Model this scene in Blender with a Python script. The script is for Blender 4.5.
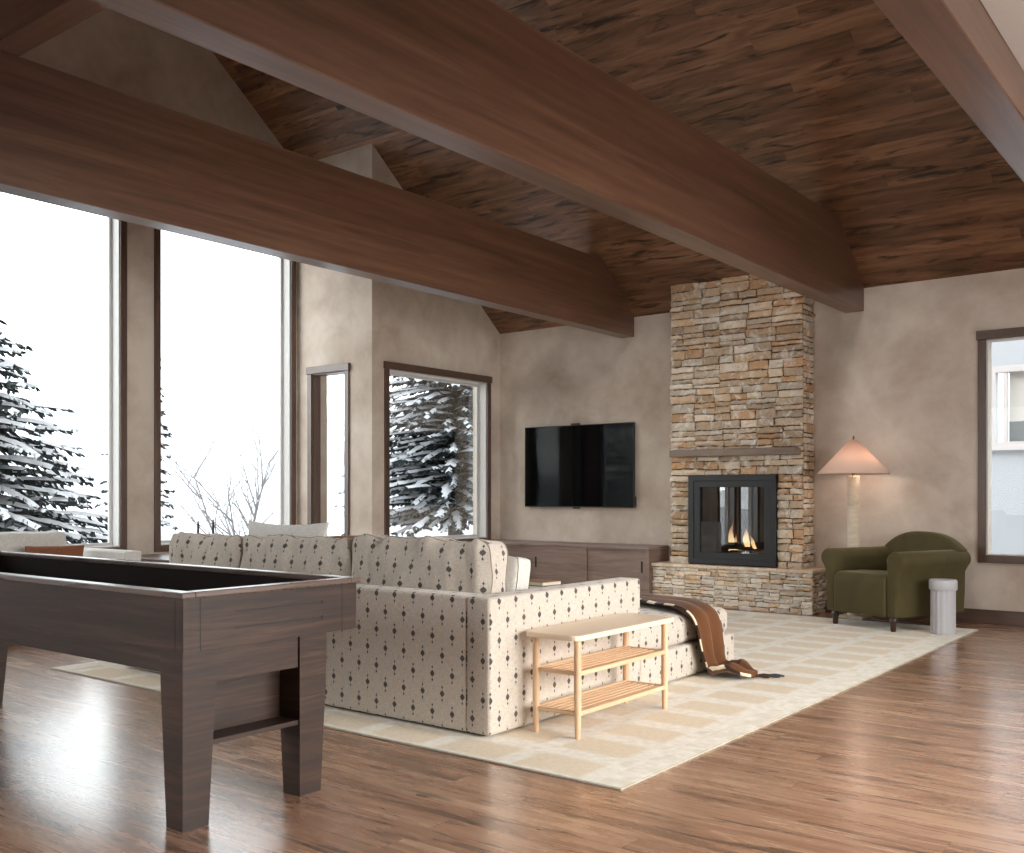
import bpy, bmesh, math, random
from mathutils import Vector, Matrix, noise
PI = math.pi
scene = bpy.context.scene
COL = scene.collection
for o in list(bpy.data.objects): bpy.data.objects.remove(o)

# ------------------------------------------------------------------ camera
YAW = math.radians(37.7865)
cam_d = bpy.data.cameras.new('camera'); cam = bpy.data.objects.new('camera', cam_d); COL.objects.link(cam)
cam.location = (0, 0, 1.2); cam.rotation_euler = (PI/2, 0, YAW)
cam_d.sensor_width = 36; cam_d.sensor_fit = 'HORIZONTAL'
cam_d.lens = 993.16/1024*36; cam_d.shift_y = 67.5/1024
cam_d.clip_start = 0.02; cam_d.clip_end = 500
scene.camera = cam

# ------------------------------------------------------------------ colour management, world, lights
vs = scene.view_settings
scene.display_settings.display_device = 'sRGB'
vs.view_transform = 'Standard'; vs.look = 'None'; vs.gamma = 1; vs.use_curve_mapping = False
vs.exposure = 0.0
world = bpy.data.worlds.new('overcast_sky'); scene.world = world; world.use_nodes = True
bgn = world.node_tree.nodes['Background']; bgn.inputs[0].default_value = (0.93, 0.965, 1.0, 1); bgn.inputs[1].default_value = 4.2
scene.cycles.max_bounces = 8; scene.cycles.diffuse_bounces = 5; scene.cycles.glossy_bounces = 4
scene.cycles.transparent_max_bounces = 12
scene.cycles.sample_clamp_indirect = 6
scene.cycles.use_denoising = True

sd = bpy.data.lights.new('hazy_sun', 'SUN'); sd.energy = 2.2; sd.angle = math.radians(38); sd.color = (1.0, 0.985, 0.965)
so = bpy.data.objects.new('hazy_sun', sd); COL.objects.link(so); so.rotation_euler = Vector((0.55, 0.80, -0.30)).to_track_quat('-Z', 'Y').to_euler()

def area(name, loc, rot, sx, sy, watts, col=(1, 1, 1)):
    d = bpy.data.lights.new(name, 'AREA'); d.shape = 'RECTANGLE'; d.size = sx; d.size_y = sy
    d.energy = watts; d.color = col
    o = bpy.data.objects.new(name, d); COL.objects.link(o); o.location = loc; o.rotation_euler = rot
    return o
# daylight entering by the big windows of the right and rear walls, behind and beside the viewer
rw = area('daylight_right_window', (2.95, 4.4, 1.65), (0, math.radians(60), 0), 2.6, 5.0, 205, (1.0, 0.98, 0.955)); rw.data.spread = math.radians(98)
overhead_fill = area('added_overhead_fill', (-2.25, 4.9, 7.15), (0, 0, 0), 1.5, 1.5, 105, (1.0, 0.975, 0.95))  # overhead light added to brighten rug and hearth, not a known skylight
overhead_fill.rotation_euler = Vector((-1.3, 3.1, -6.6)).to_track_quat('-Z', 'Y').to_euler(); overhead_fill.data.spread = math.radians(120)
area('daylight_rear_window', (-4.2, -1.95, 1.9), (PI/2, 0, 0), 3.0, 2.4, 12, (0.95, 0.97, 1.0))

# ------------------------------------------------------------------ helpers
def lin(r, g=None, b=None):
    if g is None: r, g, b = r
    f = lambda c: (c/255/12.92) if c/255 <= 0.04045 else ((c/255+0.055)/1.055)**2.4
    return (f(r), f(g), f(b), 1)

def link(name, me, mat=None, parent=None):
    o = bpy.data.objects.new(name, me); COL.objects.link(o)
    if mat is not None: me.materials.append(mat)
    if parent is not None: o.parent = parent
    return o

def obj(name, bm, mat, parent=None, smooth=False, ang=35, grain=None):
    """one mesh object out of a bmesh; uv in metres; grain = axis index the u coordinate follows"""
    bm.normal_update()
    if grain is not None: box_uv(bm, grain)
    me = bpy.data.meshes.new(name); bm.to_mesh(me); bm.free()
    if smooth:
        for p in me.polygons: p.use_smooth = True
        if ang < 180:
            try: me.set_sharp_from_angle(angle=math.radians(ang))
            except Exception: pass
    return link(name, me, mat, parent)

def box_uv(bm, grain=0):
    uv = bm.loops.layers.uv.get('UVMap') or bm.loops.layers.uv.new('UVMap')
    for f in bm.faces:
        n = f.normal; k = max(range(3), key=lambda i: abs(n[i]))
        ax = [i for i in range(3) if i != k]
        if grain in ax: u = grain; v = [i for i in ax if i != grain][0]
        else: u, v = (ax[0], ax[1])
        off = 0.37*k
        for l in f.loops:
            l[uv].uv = (l.vert.co[u]+off, l.vert.co[v]+off)

def empty(name, loc=(0, 0, 0), rz=0):
    o = bpy.data.objects.new(name, None); COL.objects.link(o); o.location = loc; o.rotation_euler = (0, 0, rz)
    o.empty_display_size = 0.1
    return o

def tag(o, label=None, cat=None, group=None, kind=None):
    if label: o['label'] = label
    if cat: o['category'] = cat
    if group: o['group'] = group
    if kind: o['kind'] = kind
    return o

def thing(name, loc, rz, label, cat, group=None):
    return tag(empty(name, loc, rz), label, cat, group)

def rot_mat(rx=0, ry=0, rz=0):
    return Matrix.Rotation(rz, 4, 'Z') @ Matrix.Rotation(ry, 4, 'Y') @ Matrix.Rotation(rx, 4, 'X')

def add_box(bm, x0, x1, y0, y1, z0, z1, bev=0, seg=2, mat=None):
    r = bmesh.ops.create_cube(bm, size=1)
    vs_ = r['verts']
    M = Matrix.Translation(((x0+x1)/2, (y0+y1)/2, (z0+z1)/2)) @ Matrix.Diagonal((abs(x1-x0), abs(y1-y0), abs(z1-z0), 1))
    bmesh.ops.transform(bm, matrix=M, verts=vs_)
    if bev > 0:
        es = set(e for v in vs_ for e in v.link_edges)
        r2 = bmesh.ops.bevel(bm, geom=list(es), offset=bev, segments=seg, profile=0.5, affect='EDGES')
        vs_ = list(set(r2['verts']) | set(v for v in vs_ if v.is_valid))
        vs_ = [v for v in vs_ if v.is_valid]
    if mat is not None: bmesh.ops.transform(bm, matrix=mat, verts=vs_)
    return vs_

def bx(*a, **k):
    bm = bmesh.new(); add_box(bm, *a, **k); return bm

def add_lathe(bm, prof, seg=24, M=None, flute=0, nf=0):
    rings = []
    for r, z in prof:
        ring = []
        for i in range(seg):
            a = 2*PI*i/seg
            rr = r*(1+flute*abs(math.cos(nf*a/2))) if flute else r
            ring.append(bm.verts.new((rr*math.cos(a), rr*math.sin(a), z)))
        rings.append(ring)
    for a_, b_ in zip(rings, rings[1:]):
        for i in range(seg):
            j = (i+1) % seg
            bm.faces.new((a_[i], a_[j], b_[j], b_[i]))
    if prof[0][0] > 1e-5: bm.faces.new(list(reversed(rings[0])))
    if prof[-1][0] > 1e-5: bm.faces.new(rings[-1])
    if M is not None: bmesh.ops.transform(bm, matrix=M, verts=[v for r in rings for v in r])

def add_tube(bm, pts, rad, seg=8, closed=False):
    pts = [Vector(p) for p in pts]; n = len(pts); rings = []
    rads = rad if isinstance(rad, (list, tuple)) else [rad]*n
    up = None
    for i, p in enumerate(pts):
        if closed: t = pts[(i+1) % n]-pts[i-1]
        else: t = pts[min(i+1, n-1)]-pts[max(i-1, 0)]
        t.normalize()
        if up is None: up = Vector((0, 0, 1)) if abs(t.z) < 0.9 else Vector((1, 0, 0))
        s = t.cross(up).normalized(); up = s.cross(t).normalized()
        rings.append([bm.verts.new(p+rads[i]*(math.cos(2*PI*k/seg)*s+math.sin(2*PI*k/seg)*up)) for k in range(seg)])
    m = n if closed else n-1
    for i in range(m):
        a_, b_ = rings[i], rings[(i+1) % n]
        for k in range(seg):
            j = (k+1) % seg
            bm.faces.new((a_[k], a_[j], b_[j], b_[k]))
    if not closed:
        bm.faces.new(list(reversed(rings[0]))); bm.faces.new(rings[-1])

def add_prism(bm, poly, axis, a0, a1, bev=0, seg=3, nsub=1):
    """poly: list of 2d points in the plane perpendicular to axis ('x': (y,z), 'y': (x,z), 'z': (x,y))"""
    def P(p, a):
        return {'x': (a, p[0], p[1]), 'y': (p[0], a, p[1]), 'z': (p[0], p[1], a)}[axis]
    A = [bm.verts.new(P(p, a0)) for p in poly]; B = [bm.verts.new(P(p, a1)) for p in poly]
    fs = [bm.faces.new(A), bm.faces.new(list(reversed(B)))]
    n = len(poly)
    for i in range(n):
        j = (i+1) % n
        fs.append(bm.faces.new((A[j], A[i], B[i], B[j])))
    bmesh.ops.recalc_face_normals(bm, faces=fs)
    if bev:
        es = [e for e in fs[0].edges]+[e for e in fs[1].edges]
        bmesh.ops.bevel(bm, geom=es, offset=bev, segments=seg, profile=0.5, affect='EDGES')

def cut(bm, co, no):
    geom = bm.verts[:]+bm.edges[:]+bm.faces[:]
    r = bmesh.ops.bisect_plane(bm, geom=geom, plane_co=co, plane_no=no, clear_outer=True)
    es = [e for e in r['geom_cut'] if isinstance(e, bmesh.types.BMEdge)]
    if es: bmesh.ops.holes_fill(bm, edges=es)

# ------------------------------------------------------------------ material helpers
class NT:
    def __init__(s, name):
        s.m = bpy.data.materials.new(name); s.m.use_nodes = True; s.t = s.m.node_tree
        s.t.nodes.clear(); s.out = s.t.nodes.new('ShaderNodeOutputMaterial')
    def n(s, typ, _o=0, **kw):
        nd = s.t.nodes.new('ShaderNode'+typ)
        ins = kw.pop('i', {})
        for k, v in kw.items(): setattr(nd, k, v)
        for k, v in ins.items(): s.set(nd.inputs[k], v)
        nd_out = nd.outputs[_o]
        return nd_out
    def set(s, sock, v):
        if isinstance(v, bpy.types.NodeSocket): s.t.links.new(v, sock)
        else: sock.default_value = v
    def math(s, op, a, b=0.0, c=None):
        i = {0: a, 1: b}
        if c is not None: i[2] = c
        return s.n('Math', operation=op, i=i)
    def mix(s, fac, a, b, blend='MIX'):
        nd = s.t.nodes.new('ShaderNodeMix'); nd.data_type = 'RGBA'; nd.blend_type = blend
        s.set(nd.inputs[0], fac); s.set(nd.inputs[6], a); s.set(nd.inputs[7], b)
        return nd.outputs[2]
    def ramp(s, fac, stops, interp='LINEAR'):
        nd = s.t.nodes.new('ShaderNodeValToRGB'); s.set(nd.inputs[0], fac); e = nd.color_ramp.elements
        nd.color_ramp.interpolation = interp
        while len(e) < len(stops): e.new(0.5)
        for k, (p, c) in zip(e, stops):
            k.position = p; k.color = c if len(c) == 4 else (*c, 1)
        return nd.outputs[0]
    def rangev(s, v, a, b, c=0.0, d=1.0):
        return s.n('MapRange', i={0: v, 1: a, 2: b, 3: c, 4: d})
    def vec(s, x, y, z=0.0): return s.n('CombineXYZ', i={0: x, 1: y, 2: z})
    def noise(s, v, scale=5, detail=3, rough=0.5, dist=0.0, _o=0):
        return s.n('TexNoise', _o=_o, i={'Vector': v, 'Scale': scale, 'Detail': detail, 'Roughness': rough, 'Distortion': dist})
    def uv(s):
        u = s.n('UVMap'); sp = s.t.nodes.new('ShaderNodeSeparateXYZ'); s.t.links.new(u, sp.inputs[0]); return u, sp.outputs[0], sp.outputs[1]
    def objc(s): return s.n('TexCoord', _o=3)
    def bump(s, h, strength=0.3, dist=0.01):
        return s.n('Bump', i={'Height': h, 'Strength': strength, 'Distance': dist})
    def bsdf(s, col, rough=0.5, normal=None, **kw):
        i = {'Base Color': col, 'Roughness': rough}
        if normal is not None: i['Normal'] = normal
        i.update({k.replace('_', ' '): v for k, v in kw.items()})
        b = s.n('BsdfPrincipled', i=i); s.t.links.new(b, s.out.inputs[0]); return s.m

def plain(name, rgb, rough=0.5, bump=0.0, bs=60, var=0.06, **kw):
    t = NT(name); c = lin(*rgb); o = t.objc()
    nz = t.noise(o, bs*0.2, 3); col = t.mix(t.math('MULTIPLY', nz, var*2), c, tuple(x*0.55 for x in c[:3])+(1,))
    nrm = t.bump(t.noise(o, bs, 3), bump, 0.004) if bump else None
    return t.bsdf(col, rough, nrm, **kw)

def wood(name, dark, mid, light, rough=0.4, su=1.0, sv=14.0, plank=None, gap=0.5, knots=0.0, cracks=0.0, idvar=0.3, bump=0.12, spec=0.5, rvar=0.1, coat=0.0):
    """uv-driven wood. plank=(width, length) or None"""
    t = NT(name); _, u, v = t.uv()
    if plank:
        w, L = plank
        vr = t.math('DIVIDE', v, w); row = t.math('FLOOR', vr)
        r1 = t.n('TexWhiteNoise', noise_dimensions='1D', i={'W': row})
        uu = t.math('ADD', t.math('DIVIDE', u, L), t.math('MULTIPLY', r1, 7.3)); colm = t.math('FLOOR', uu)
        pid = t.n('TexWhiteNoise', noise_dimensions='2D', i={'Vector': t.vec(row, colm)})
        fv = t.math('ABSOLUTE', t.math('SUBTRACT', t.math('FRACT', vr), 0.5))
        fu = t.math('ABSOLUTE', t.math('SUBTRACT', t.math('FRACT', uu), 0.5))
        g1 = t.rangev(fv, 0.5-0.0022/w, 0.5-0.0010/w); g2 = t.rangev(fu, 0.5-0.0022/L, 0.5-0.001/L)
        seam = t.math('MAXIMUM', g1, g2)
    else:
        pid = 0.37; seam = 0.0
    off = t.math('MULTIPLY', pid, 31.0)
    base = t.vec(t.math('ADD', t.math('MULTIPLY', u, su), off), t.math('MULTIPLY', v, sv), off)
    n1 = t.noise(base, 1.6, 6, 0.62, 0.7)
    fine = t.noise(t.vec(t.math('MULTIPLY', u, su*3), t.math('MULTIPLY', v, sv*9), off), 3.0, 4, 0.7)
    wide = t.noise(t.vec(t.math('ADD', t.math('MULTIPLY', u, su*0.5), off), t.math('MULTIPLY', v, sv*0.25), off), 1.3, 3, 0.6, 0.5)
    k = t.math('ADD', t.math('ADD', t.math('MULTIPLY', n1, 0.55), t.math('MULTIPLY', fine, 0.15)), t.math('MULTIPLY', wide, 0.3))
    if plank: k = t.math('ADD', k, t.math('MULTIPLY', t.math('SUBTRACT', pid, 0.5), idvar))
    col = t.ramp(k, [(0.30, lin(*dark)), (0.5, lin(*mid)), (0.72, lin(*light))])
    if cracks:
        nz = t.noise(t.vec(t.math('ADD', t.math('MULTIPLY', u, 1.1), off), t.math('MULTIPLY', v, 9.0), off), 1.5, 5, 0.62, 0.9)
        ck = t.rangev(nz, 0.53, 0.66, 0.0, cracks)
        dk = tuple(c*0.35 for c in lin(*dark)[:3])+(1,)
        col = t.mix(ck, col, dk)
    if knots:
        vo = t.n('TexVoronoi', _o=0, i={'Vector': t.vec(t.math('ADD', t.math('MULTIPLY', u, 1.0), off), t.math('MULTIPLY', v, 2.6), off), 'Scale': 2.1, 'Randomness': 1.0})
        wob = t.math('ADD', vo, t.math('MULTIPLY', t.math('SUBTRACT', t.noise(base, 6, 3), 0.5), 0.06))
        kn = t.rangev(wob, 0.10, 0.035, 0.0, knots)
        col = t.mix(kn, col, tuple(c*0.25 for c in lin(*dark)[:3])+(1,))
    if plank: col = t.mix(t.math('MULTIPLY', seam, gap), col, (0.012, 0.008, 0.006, 1))
    h = t.math('SUBTRACT', t.math('MULTIPLY', fine, 0.5), seam if plank else 0.0)
    r = t.math('ADD', rough, t.math('MULTIPLY', t.math('SUBTRACT', n1, 0.5), rvar))
    kw = {'Specular_IOR_Level': spec}
    if coat: kw['Coat_Weight'] = coat; kw['Coat_Roughness'] = 0.22
    return t.bsdf(col, r, t.bump(h, bump, 0.003), **kw)

def plaster(name, a, b, rough=0.75):
    t = NT(name); o = t.objc()
    n1 = t.noise(o, 1.1, 5, 0.55, 0.3); n2 = t.noise(o, 3.4, 4, 0.6, 0.4)
    k = t.math('ADD', t.math('MULTIPLY', n1, 0.65), t.math('MULTIPLY', n2, 0.35))
    col = t.ramp(k, [(0.36, lin(*a)), (0.62, lin(*b))])
    return t.bsdf(col, rough, t.bump(t.noise(o, 30, 4), 0.08, 0.004), Specular_IOR_Level=0.3)

def fabric(name, base, motif=None, weave=True, px=0.134, py=0.192, shade=0.82, rough=0.9, sheen=0.2):
    t = NT(name); _, u, v = t.uv()
    wx = t.noise(t.vec(t.math('MULTIPLY', u, 380), t.math('MULTIPLY', v, 30)), 1.0, 2)
    wy = t.noise(t.vec(t.math('MULTIPLY', u, 30), t.math('MULTIPLY', v, 380)), 1.0, 2)
    w = t.math('ADD', wx, wy)
    c = lin(*base); dk = tuple(x*0.62 for x in c[:3])+(1,)
    col = t.mix(t.rangev(w, 0.8, 1.2, 0.75, 0.0), c, dk)
    if motif:
        ink = 0.0
        for ox, oy in ((0, 0), (0.5, 0.5)):
            fx = t.math('MULTIPLY', t.math('SUBTRACT', t.math('FRACT', t.math('ADD', t.math('DIVIDE', u, px), ox)), 0.5), px)
            fy = t.math('MULTIPLY', t.math('SUBTRACT', t.math('FRACT', t.math('ADD', t.math('DIVIDE', v, py), oy)), 0.5), py)
            ax = t.math('ABSOLUTE', fx); ay = t.math('ABSOLUTE', fy)
            # main diamond with a small notched outline
            d = t.math('ADD', t.math('DIVIDE', ax, 0.0160), t.math('DIVIDE', ay, 0.0190))
            d2 = t.math('MAXIMUM', t.math('DIVIDE', ax, 0.0118), t.math('DIVIDE', ay, 0.0105))
            m1 = t.math('MAXIMUM', t.rangev(d, 1.08, 0.92), t.rangev(d2, 1.05, 0.9))
            dy = t.math('ABSOLUTE', t.math('SUBTRACT', ay, 0.0325))
            e = t.math('ADD', t.math('DIVIDE', ax, 0.0062), t.math('DIVIDE', dy, 0.0095))
            m2 = t.rangev(e, 1.1, 0.85)
            st = t.math('MULTIPLY', t.math('MULTIPLY', t.rangev(ax, 0.0018, 0.0008), t.rangev(ay, 0.046, 0.043)), 0.5)
            ink = t.math('MAXIMUM', ink, t.math('MAXIMUM', m1, t.math('MAXIMUM', m2, st)))
        ink = t.math('MULTIPLY', ink, t.rangev(w, 0.72, 0.95, 1.0, 0.86))
        col = t.mix(ink, col, lin(*motif))
    return t.bsdf(col, rough, t.bump(w, 0.25, 0.0015), Sheen_Weight=sheen, Specular_IOR_Level=0.2)

def glass_pane(name, tint=(1, 1, 1, 1), refl=1.0, rough=0.0):
    t = NT(name)
    tr = t.n('BsdfTransparent', i={0: tint}); gl = t.n('BsdfGlossy', i={0: (1, 1, 1, 1), 'Roughness': rough})
    fr = t.math('MULTIPLY', t.n('Fresnel', i={0: 1.45}), refl)
    mx = t.t.nodes.new('ShaderNodeMixShader'); t.set(mx.inputs[0], fr); t.t.links.new(tr, mx.inputs[1]); t.t.links.new(gl, mx.inputs[2])
    t.t.links.new(mx.outputs[0], t.out.inputs[0]); return t.m

def emit(name, rgb, s):
    t = NT(name); e = t.n('Emission', i={0: rgb, 1: s}); t.t.links.new(e, t.out.inputs[0]); return t.m

M = {}
M['floor'] = wood('floor_oak', (72, 48, 36), (160, 119, 93), (206, 169, 139), rough=0.27, su=0.8, sv=8, plank=(0.125, 2.1), gap=0.45, knots=0.9, cracks=0.7, idvar=0.10, rvar=0.10, spec=0.9, bump=0.025, coat=0.7)
M['ceiling'] = wood('ceiling_boards', (58, 39, 28), (122, 87, 63), (178, 134, 101), rough=0.32, su=0.7, sv=8, plank=(0.12, 2.9), gap=0.3, knots=0.6, cracks=0.95, idvar=0.09, bump=0.05)
M['beam'] = wood('beam_walnut', (66, 44, 32), (104, 72, 54), (132, 96, 74), rough=0.34, su=0.5, sv=11, bump=0.03, rvar=0.05, spec=0.7, coat=0.25)
M['casing'] = wood('casing_wood', (62, 42, 31), (84, 60, 46), (104, 78, 62), rough=0.36, spec=0.8, su=1.5, sv=12)
M['jamb'] = plain('jamb_light_wash', (205, 203, 200), 0.5)  # pale tone puts the daylight washing over the jamb wood into the colour
M['plaster'] = plaster('limewash_plaster', (178, 160, 144), (214, 201, 187))
M['soffit'] = plain('soffit_paint', (225, 224, 222), 0.8)
M['table'] = wood('smoked_walnut', (28, 18, 13), (54, 37, 28), (90, 65, 51), rough=0.45, spec=0.35, su=1.3, sv=26, bump=0.08, rvar=0.08)
M['table_in'] = plain('dark_felt_liner', (30, 21, 18), 0.85, Specular_IOR_Level=0.15)
M['cab'] = wood('cabinet_oak', (96, 78, 68), (130, 108, 97), (156, 134, 122), rough=0.5, su=1.2, sv=16)
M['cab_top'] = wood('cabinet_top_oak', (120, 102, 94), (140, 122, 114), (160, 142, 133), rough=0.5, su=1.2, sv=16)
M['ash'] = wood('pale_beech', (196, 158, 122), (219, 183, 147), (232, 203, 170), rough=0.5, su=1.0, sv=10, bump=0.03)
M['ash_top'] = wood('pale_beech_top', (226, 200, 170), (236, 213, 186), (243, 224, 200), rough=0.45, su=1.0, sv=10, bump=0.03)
M['black'] = plain('black_steel', (30, 31, 33), 0.45)
M['black2'] = plain('dark_firebox', (26, 24, 23), 0.8)
M['screen'] = plain('tv_glass', (6, 6, 7), 0.05, var=0, Specular_IOR_Level=0.10)
M['screen_b'] = plain('tv_shell', (14, 14, 15), 0.35, var=0)
M['slot'] = plain('black_slot', (18, 14, 12), 0.6)
M['sofa'] = fabric('motif_linen', (212, 200, 186), (30, 28, 32))
M['pipe'] = plain('sofa_piping', (150, 138, 124), 0.9)
M['cream'] = fabric('cream_linen', (232, 226, 216))
M['cream_dark'] = plain('dark_piping', (70, 62, 56), 0.9)
M['ivory'] = fabric('ivory_linen', (226, 222, 215))
M['rust'] = fabric('rust_cotton', (146, 94, 68))
M['steelg'] = plain('grey_ceramic', (186, 184, 188), 0.6, bump=0.1)
M['bronze'] = plain('antique_brass', (120, 92, 66), 0.35, Metallic=0.8)
M['snow'] = plain('snow', (188, 191, 196), 0.9, bump=0.25, bs=6)
M['needles'] = plain('conifer_needles', (44, 50, 50), 0.9)
M['bark'] = plain('bark', (70, 62, 58), 0.9, bump=0.4)
M['greybark'] = plain('frosted_bark', (128, 124, 124), 0.9)
M['darkleg'] = plain('ebonised_leg', (58, 40, 32), 0.35)
M['book1'] = plain('tan_book_cover', (168, 132, 96), 0.6)
M['book2'] = plain('black_book_cover', (30, 28, 28), 0.5)
M['paper'] = plain('paper_edge', (225, 214, 196), 0.8)
M['glass'] = glass_pane('window_glass', (0.97, 0.985, 0.98, 1), 0.3)
M['fglass'] = glass_pane('fireplace_glass', (0.55, 0.55, 0.55, 1), 3.2)
M['candle'] = plain('dark_taper', (50, 42, 46), 0.5)
M['house'] = plain('pale_siding', (172, 175, 179), 0.8)
M['housew'] = plain('white_frame', (190, 184, 182), 0.6)
M['housep'] = plain('dim_interior', (222, 213, 208), 0.8)
M['housed'] = plain('grey_blind', (126, 126, 128), 0.8)

def velvet():
    t = NT('olive_velvet'); o = t.objc()
    n = t.noise(o, 3.0, 4, 0.6, 0.8)
    col = t.mix(n, lin(60, 53, 31), lin(92, 82, 50))
    return t.bsdf(col, 0.75, t.bump(t.noise(o, 220, 2), 0.15, 0.002), Sheen_Weight=0.35, Sheen_Roughness=0.35, Sheen_Tint=(0.8, 0.72, 0.45, 1), Specular_IOR_Level=0.2)
M['velvet'] = velvet()

def travertine():
    t = NT('reeded_travertine'); o = t.objc()
    sp = t.t.nodes.new('ShaderNodeSeparateXYZ'); t.t.links.new(o, sp.inputs[0])
    n = t.noise(t.vec(t.math('MULTIPLY', sp.outputs[0], 12), t.math('MULTIPLY', sp.outputs[1], 12), t.math('MULTIPLY', sp.outputs[2], 50)), 1, 3)
    return t.bsdf(t.mix(n, lin(176, 158, 134), lin(214, 202, 182)), 0.6)
M['trav'] = travertine()

def shade_mat():
    t = NT('peach_lamp_shade')
    d = t.n('BsdfDiffuse', i={0: lin(250, 224, 208)}); tr = t.n('BsdfTranslucent', i={0: lin(252, 230, 214)})
    mx = t.t.nodes.new('ShaderNodeMixShader'); mx.inputs[0].default_value = 0.45
    t.t.links.new(d, mx.inputs[1]); t.t.links.new(tr, mx.inputs[2]); t.t.links.new(mx.outputs[0], t.out.inputs[0]); return t.m
M['shade'] = shade_mat()

def stone_mat():
    t = NT('ledge_stone'); o = t.objc()
    a = t.t.nodes.new('ShaderNodeVertexColor'); a.layer_name = 'stone'
    n1 = t.noise(o, 9, 5, 0.65, 0.6); n2 = t.noise(o, 40, 4, 0.7)
    col = t.mix(t.rangev(n1, 0.50, 0.68, 0.0, 0.32), a.outputs[0], lin(222, 182, 144), 'MIX')
    col = t.mix(t.rangev(n1, 0.50, 0.38, 0.0, 0.6), col, lin(240, 232, 220))
    col = t.mix(t.rangev(n2, 0.30, 0.50, 0.22, 0.0), col, lin(150, 118, 90))
    col = t.mix(t.rangev(n2, 0.37, 0.30, 0.0, 0.75), col, lin(70, 52, 40))
    h = t.math('ADD', t.math('MULTIPLY', n1, 1.0), t.math('MULTIPLY', n2, 0.5))
    return t.bsdf(col, 0.85, t.bump(h, 0.9, 0.012), Specular_IOR_Level=0.25)
M['stone'] = stone_mat()
M['mortar'] = plain('mortar', (88, 66, 50), 0.95)

def rug_mat():
    t = NT('woven_rug'); o = t.objc(); sp = t.t.nodes.new('ShaderNodeSeparateXYZ'); t.t.links.new(o, sp.inputs[0])
    X, Y = sp.outputs[0], sp.outputs[1]
    wob = t.noise(o, 14, 3); wv = t.math('MULTIPLY', t.math('SUBTRACT', wob, 0.5), 0.03)
    def band(c, per, org, half, soft):
        f = t.math('FRACT', t.math('DIVIDE', t.math('ADD', t.math('SUBTRACT', c, org), wv), per))
        d = t.math('MULTIPLY', t.math('ABSOLUTE', t.math('SUBTRACT', f, 0.5)), per)
        return t.rangev(d, half+soft, half-soft), d
    # blocks 0.37 x 0.24 in a lattice of pale stripes
    bxm, dx = band(X, 0.457, -2.515-0.2285+0.0, 0.178, 0.016)
    bym, dy = band(Y, 0.3665, 3.59-0.18325, 0.118, 0.022)
    blk = t.math('MULTIPLY', bxm, bym)
    inner = t.math('MULTIPLY', t.math('LESS_THAN', X, -2.29), t.math('GREATER_THAN', X, -6.5))
    inner = t.math('MULTIPLY', inner, t.math('MULTIPLY', t.math('GREATER_THAN', Y, 3.46), t.math('LESS_THAN', Y, 9.25)))
    blk = t.math('MULTIPLY', blk, inner)
    weave = t.noise(t.vec(t.math('MULTIPLY', X, 25), t.math('MULTIPLY', Y, 160)), 1, 3, 0.7)
    mott = t.noise(o, 22, 4, 0.7)
    base = t.mix(t.rangev(mott, 0.35, 0.7), lin(232, 224, 210), lin(208, 198, 180))
    tan = t.mix(t.rangev(weave, 0.35, 0.65), lin(192, 168, 132), lin(220, 202, 172))
    col = t.mix(t.math('MULTIPLY', blk, 0.85), base, tan)
    # faint grey sage patches where the stripes cross
    cr = t.math('MULTIPLY', t.rangev(dx, 0.19, 0.215), t.rangev(dy, 0.125, 0.16))
    cr2 = t.rangev(t.noise(t.vec(t.math('MULTIPLY', X, 9), t.math('MULTIPLY', Y, 9)), 1, 2), 0.45, 0.6, 0.0, 0.5)
    col = t.mix(t.math('MULTIPLY', t.math('MAXIMUM', cr, t.math('MULTIPLY', t.math('GREATER_THAN', X, -2.24), 0.8)), cr2), col, lin(186, 176, 146))
    # dark bound edge
    ed = t.math('MAXIMUM', t.math('GREATER_THAN', X, -2.117), t.math('LESS_THAN', Y, 3.453))
    col = t.mix(t.math('MULTIPLY', ed, 0.5), col, lin(120, 108, 76))
    return t.bsdf(col, 0.95, t.bump(t.math('ADD', weave, mott), 0.5, 0.004), Sheen_Weight=0.2, Specular_IOR_Level=0.1)
M['rug'] = rug_mat()

def throw_mat():
    t = NT('brown_woven_throw'); _, u, v = t.uv()   # v runs 0..1 across the throw, u in metres along it
    w = t.noise(t.vec(t.math('MULTIPLY', u, 200), t.math('MULTIPLY', v, 160)), 1, 3)
    col = t.mix(w, lin(88, 54, 31), lin(120, 78, 47))
    e = t.math('MAXIMUM', t.math('LESS_THAN', v, 0.075), t.math('GREATER_THAN', v, 0.925))
    ck = t.math('GREATER_THAN', t.math('FRACT', t.math('DIVIDE', u, 0.16)), 0.5)
    edge = t.mix(ck, lin(58, 36, 26), lin(232, 220, 196))
    return t.bsdf(t.mix(e, col, edge), 0.9, t.bump(w, 0.4, 0.002), Sheen_Weight=0.2, Specular_IOR_Level=0.15)
M['throw'] = throw_mat()

def flame_mat():
    t = NT('flame'); _, u, v = t.uv()
    c = t.ramp(v, [(0.0, (1.0, 0.62, 0.25, 1)), (0.45, (1.0, 0.72, 0.36, 1)), (0.8, (0.9, 0.25, 0.08, 1)), (1.0, (0.5, 0.05, 0.03, 1))])
    e = t.n('Emission', i={0: c, 1: t.rangev(v, 0.0, 1.0, 5.0, 0.9)}); t.t.links.new(e, t.out.inputs[0]); return t.m
M['flame'] = flame_mat()

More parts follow.
